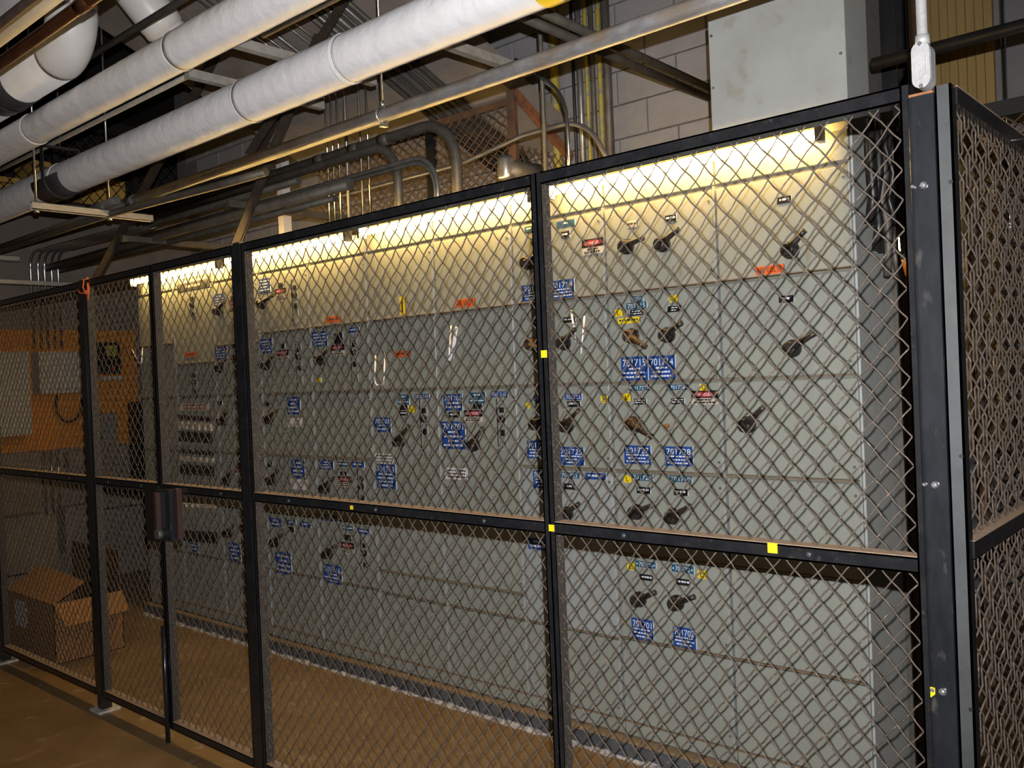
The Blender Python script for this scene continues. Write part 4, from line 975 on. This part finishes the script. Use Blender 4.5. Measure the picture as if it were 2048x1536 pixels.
# bundled stuff in the gap right of the cabinets
for (a0, a1, z0_, z1_, lab, m_) in [((1742, 300), (1790, 300), 0, 0, '', '')][:0]: pass
t = thing('cable_bundle', 'bundle of dark cables and fittings hanging right of the last cabinet', 'cable', (-1.1, 3.3, 2.0))
for k in range(9):
    x = -1.115 + 0.012 * (k % 4); y = 3.17 + 0.032 * k; 
    pts = [(x + random.uniform(-0.01, 0.02), y + random.uniform(-0.015, 0.015), 2.46 - j * 0.09) for j in range(5 + k % 3)]
    MB().tube(pts, random.uniform(0.011, 0.019), 8).build('cable', random.choice(['black_steel', 'brown_pipe', 'black_plastic', 'black_steel', 'conduit_dark']), t)
o = MB().box(-1.34, -1.155, 3.60, 3.66, 0.0, 1.95).build('side_board', 'brown_column'); o['label'] = 'brown board standing behind the right end of the cabinets'; o['category'] = 'board'

# ================================================================== LEFT WALL with boards and boxes
XL = -8.0
def xr_px(x0, y0, x1, y1, X):
    a = on_x(x0, (y0 + y1) / 2, X); b = on_x(x1, (y0 + y1) / 2, X); tt = on_x((x0 + x1) / 2, y0, X); bb = on_x((x0 + x1) / 2, y1, X)
    return min(a.y, b.y), max(a.y, b.y), min(tt.z, bb.z), max(tt.z, bb.z)
o = MB().box(XL + 0.004, XL + 0.02, 2.2, 3.86, 1.17, 2.185).build('orange_backboard', 'orange_ply_and_glow'); o['label'] = 'orange plywood backboard on the left wall behind the grey boxes'; o['category'] = 'board'
def wbox(name, lab, px, dep, m, cat='box', x=XL + 0.02, door=True):
    y0, y1, z0, z1 = xr_px(*px, x + dep); t = thing(name, lab, cat, (x, (y0 + y1) / 2, z0))
    MB().box(x, x + dep - 0.004, y0, y1, z0, z1).build('body', m, t)
    if door: MB().box(x + dep - 0.004, x + dep, y0 + 0.012, y1 - 0.012, z0 + 0.012, z1 - 0.012).build('cover', m, t)
    return t, (y0, y1, z0, z1)
wbox('panel_box', 'large pale grey panel box on the orange board at the left edge', (-60, 703, 62, 874), 0.15, 'wall_box')
t, (y0, y1, z0, z1) = wbox('panel_box', 'smaller grey panel box with a row of cream knobs along its bottom', (79, 703, 164, 786), 0.16, 'wall_box')
for k in range(7):
    q = on_x(105 + k * 8.4, 780, XL + 0.19); MB().tube([(XL + 0.18, q.y, z0 + 0.035), (XL + 0.20, q.y, z0 + 0.035)], 0.013, 10).build('knob', 'plate_cream', t)
cy = [on_x(px_, py_, XL + 0.08) for px_, py_ in [(113, 790), (113, 822), (126, 845), (150, 842), (163, 820), (164, 775)]]
o = MB().tube(bend(cy, 0.08, 5), 0.011, 8).build('black_cable_loop', 'black_plastic'); o['label'] = 'black cable hanging in a loop below the knobbed grey box'; o['category'] = 'cable'
t, (y0, y1, z0, z1) = wbox('meter_unit', 'black meter unit with green, yellow and red markings behind the left gate leaf', (192, 685, 242, 748), 0.10, 'black_plastic', 'meter')
ym = (y0 + y1) / 2; zm_ = (z0 + z1) / 2
MB().box(XL + 0.118, XL + 0.124, ym - 0.02, ym + 0.07, zm_ + 0.02, zm_ + 0.11).build('dial', 'device_yellow', t); MB().box(XL + 0.122, XL + 0.128, ym, ym + 0.05, zm_ + 0.04, zm_ + 0.08).build('green_mark', 'device_green', t); MB().tube([(XL + 0.118, ym + 0.03, zm_ - 0.09), (XL + 0.13, ym + 0.03, zm_ - 0.09)], 0.018, 10).build('red_button', 'device_red', t)
MB().box(XL + 0.02, XL + 0.15, y0 + 0.02, y1, z0 - 0.055, z0 - 0.02).build('shelf', 'wall_box', t)
wbox('switch_box', 'grey switch box below the black meter unit', (203, 826, 235, 888), 0.10, 'wall_box_dark', x=XL + 0.021)
wbox('dark_frame_box', 'tall dark framed box beside the left end of the switchgear', (272, 802, 326, 968), 0.14, 'black_plastic', x=XL + 0.021)
wbox('floor_transformer', 'wide dusty grey cabinet low on the left wall', (-40, 1036, 92, 1150), 0.25, 'wall_box_dark', 'cabinet', x=XL)
wbox('low_box', 'dark grey box low on the wall between conduits', (132, 1012, 186, 1105), 0.18, 'wall_box_dark', x=XL)
wbox('low_box', 'small dark box beside the cardboard box at floor level', (5, 1150, 88, 1215), 0.2, 'wall_box_dark', x=XL)
wbox('low_box', 'grey box with a small red and white sticker behind the gate', (206, 1015, 292, 1090), 0.15, 'wall_box_dark', x=XL)
wbox('low_box', 'brown box above the rail at the far left wall', (138, 902, 180, 935), 0.12, 'brown_column', x=XL)
for (px_, lab) in [(62, 'thin conduit bending down to the orange board, first from the left'), (77, 'thin conduit bending down to the orange board, second from the left'), (90, 'thin conduit bending down to the orange board, third from the left'), (104, 'thin conduit bending down to the orange board, fourth from the left'), (117, 'thin conduit bending down to the orange board, fifth from the left')]:
    k = (px_ - 62) / 55.0
    q = on_x(px_, 560, -7.86); zz = on_x(px_ + 14, 506, -7.86).z
    cond('bent_conduit', lab, [(-7.86, q.y, 2.02), (-7.86, q.y, zz), (-7.86 + 1.4, q.y + 0.16, zz + 0.03)], 0.011, 'conduit_shiny', 0.12, group='bent conduits on the left wall')
for px_, y0_, lab in [(88, 905, 'bright conduit below the orange board, left one'), (102, 905, 'bright conduit below the orange board, middle one'), (115, 900, 'bright conduit below the orange board, right one')]:
    q = on_x(px_, y0_, -7.95); o = MB().tube([(-7.95, q.y, 0.62), (-7.95, q.y, 1.17)], 0.011, 8).build('wall_conduit', 'conduit_shiny', origin=(-7.95, q.y, 0.62)); o['label'] = lab; o['category'] = 'conduit'; o['group'] = 'conduits below the orange board'
q = on_x(10, 565, -7.5); o = MB().box(-7.52, -7.48, 1.9, 3.25, 2.505, 2.535).build('light_rail', 'strut'); o['label'] = 'pale horizontal rail above the fence at the left edge'; o['category'] = 'rail'
# loft with yellow cartons behind mesh
t = thing('loft_mesh', 'mesh guard of the loft with yellow cartons, upper left', 'cage', (-8.1, 3.2, 3.28))
MB().box(-8.12, -8.08, 1.6, 4.4, 3.28, 3.32).build('bottom_rail', 'black_steel', t); MB().box(-8.12, -8.08, 1.6, 4.4, 3.98, 4.02).build('top_rail', 'black_steel', t)
for yy in (2.55, 3.25, 3.95): MB().box(-8.12, -8.08, yy, yy + 0.05, 3.28, 4.0).build('post', 'black_steel', t)
mesh_wires(1.6, 4.4, 3.3, 4.0, lambda u, w, z: (-8.1 + w, u, z), wr=0.004, px=0.10, pz=0.12, depth=0.002, u_ref=1.6).build('wire_mesh', 'black_steel', t, kind='stuff')
for y0, y1, z1, lab in [(2.45, 2.75, 3.62, 'yellow carton in the loft, leftmost'), (2.86, 3.10, 3.52, 'yellow carton in the loft, second from left'), (3.16, 3.50, 3.70, 'tall yellow carton in the loft above the strut'), (3.56, 3.98, 3.62, 'yellow carton in the loft, rightmost')]:
    t = thing('yellow_carton', lab, 'carton', (-8.5, (y0 + y1) / 2, 3.28), 'yellow cartons in the loft')
    MB().box(-8.7, -8.3, y0, y1, 3.28, z1).build('body', 'yellow_carton', t); MB().box(-8.298, -8.296, y0, y1, z1 - 0.06, z1 - 0.045).build('tape', 'cardboard', t)

# ================================================================== CARDBOARD BOX on the floor
p0 = on_z(112, 1330, 0.0)
t = thing('cardboard_box', 'open brown cardboard box on the floor behind the far left panel', 'box', (p0.x, p0.y, 0))
cw, cd, ch = 0.74, 0.42, 0.36
cx0, cx1, cy0, cy1 = p0.x - cw, p0.x, p0.y, p0.y + cd
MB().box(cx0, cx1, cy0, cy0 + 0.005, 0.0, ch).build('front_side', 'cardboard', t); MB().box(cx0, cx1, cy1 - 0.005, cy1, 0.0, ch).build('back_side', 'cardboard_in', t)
MB().box(cx0, cx0 + 0.005, cy0, cy1, 0, ch).build('left_side', 'cardboard', t); MB().box(cx1 - 0.005, cx1, cy0, cy1, 0, ch).build('right_side', 'cardboard', t)
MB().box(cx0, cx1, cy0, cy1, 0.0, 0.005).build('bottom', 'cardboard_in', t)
mb = MB()._add([(cx0, cy0, ch), (cx1, cy0, ch), (cx1 - 0.02, cy0 + 0.20, ch + 0.10), (cx0 + 0.02, cy0 + 0.20, ch + 0.13), (cx0, cy0, ch + 0.005), (cx1, cy0, ch + 0.005), (cx1 - 0.02, cy0 + 0.20, ch + 0.105), (cx0 + 0.02, cy0 + 0.20, ch + 0.135)], [(3, 2, 1, 0), (4, 5, 6, 7), (0, 1, 5, 4), (1, 2, 6, 5), (2, 3, 7, 6), (3, 0, 4, 7)])
mb.build('flap', 'cardboard', t)
mb = MB()._add([(cx1, cy0, ch), (cx1, cy1, ch), (cx1 + 0.13, cy1 - 0.02, ch - 0.10), (cx1 + 0.13, cy0 + 0.02, ch - 0.12), (cx1, cy0, ch + 0.005), (cx1, cy1, ch + 0.005), (cx1 + 0.132, cy1 - 0.02, ch - 0.095), (cx1 + 0.132, cy0 + 0.02, ch - 0.115)], [(3, 2, 1, 0), (4, 5, 6, 7), (0, 1, 5, 4), (1, 2, 6, 5), (2, 3, 7, 6), (3, 0, 4, 7)])
mb.build('flap', 'cardboard', t)
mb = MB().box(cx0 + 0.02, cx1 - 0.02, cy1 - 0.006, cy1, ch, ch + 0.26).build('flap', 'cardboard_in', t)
MB().box(cx0 + 0.12, cx0 + 0.32, cy0 - 0.002, cy0, 0.15, 0.32).build('paper_label', 'paper_label', t)
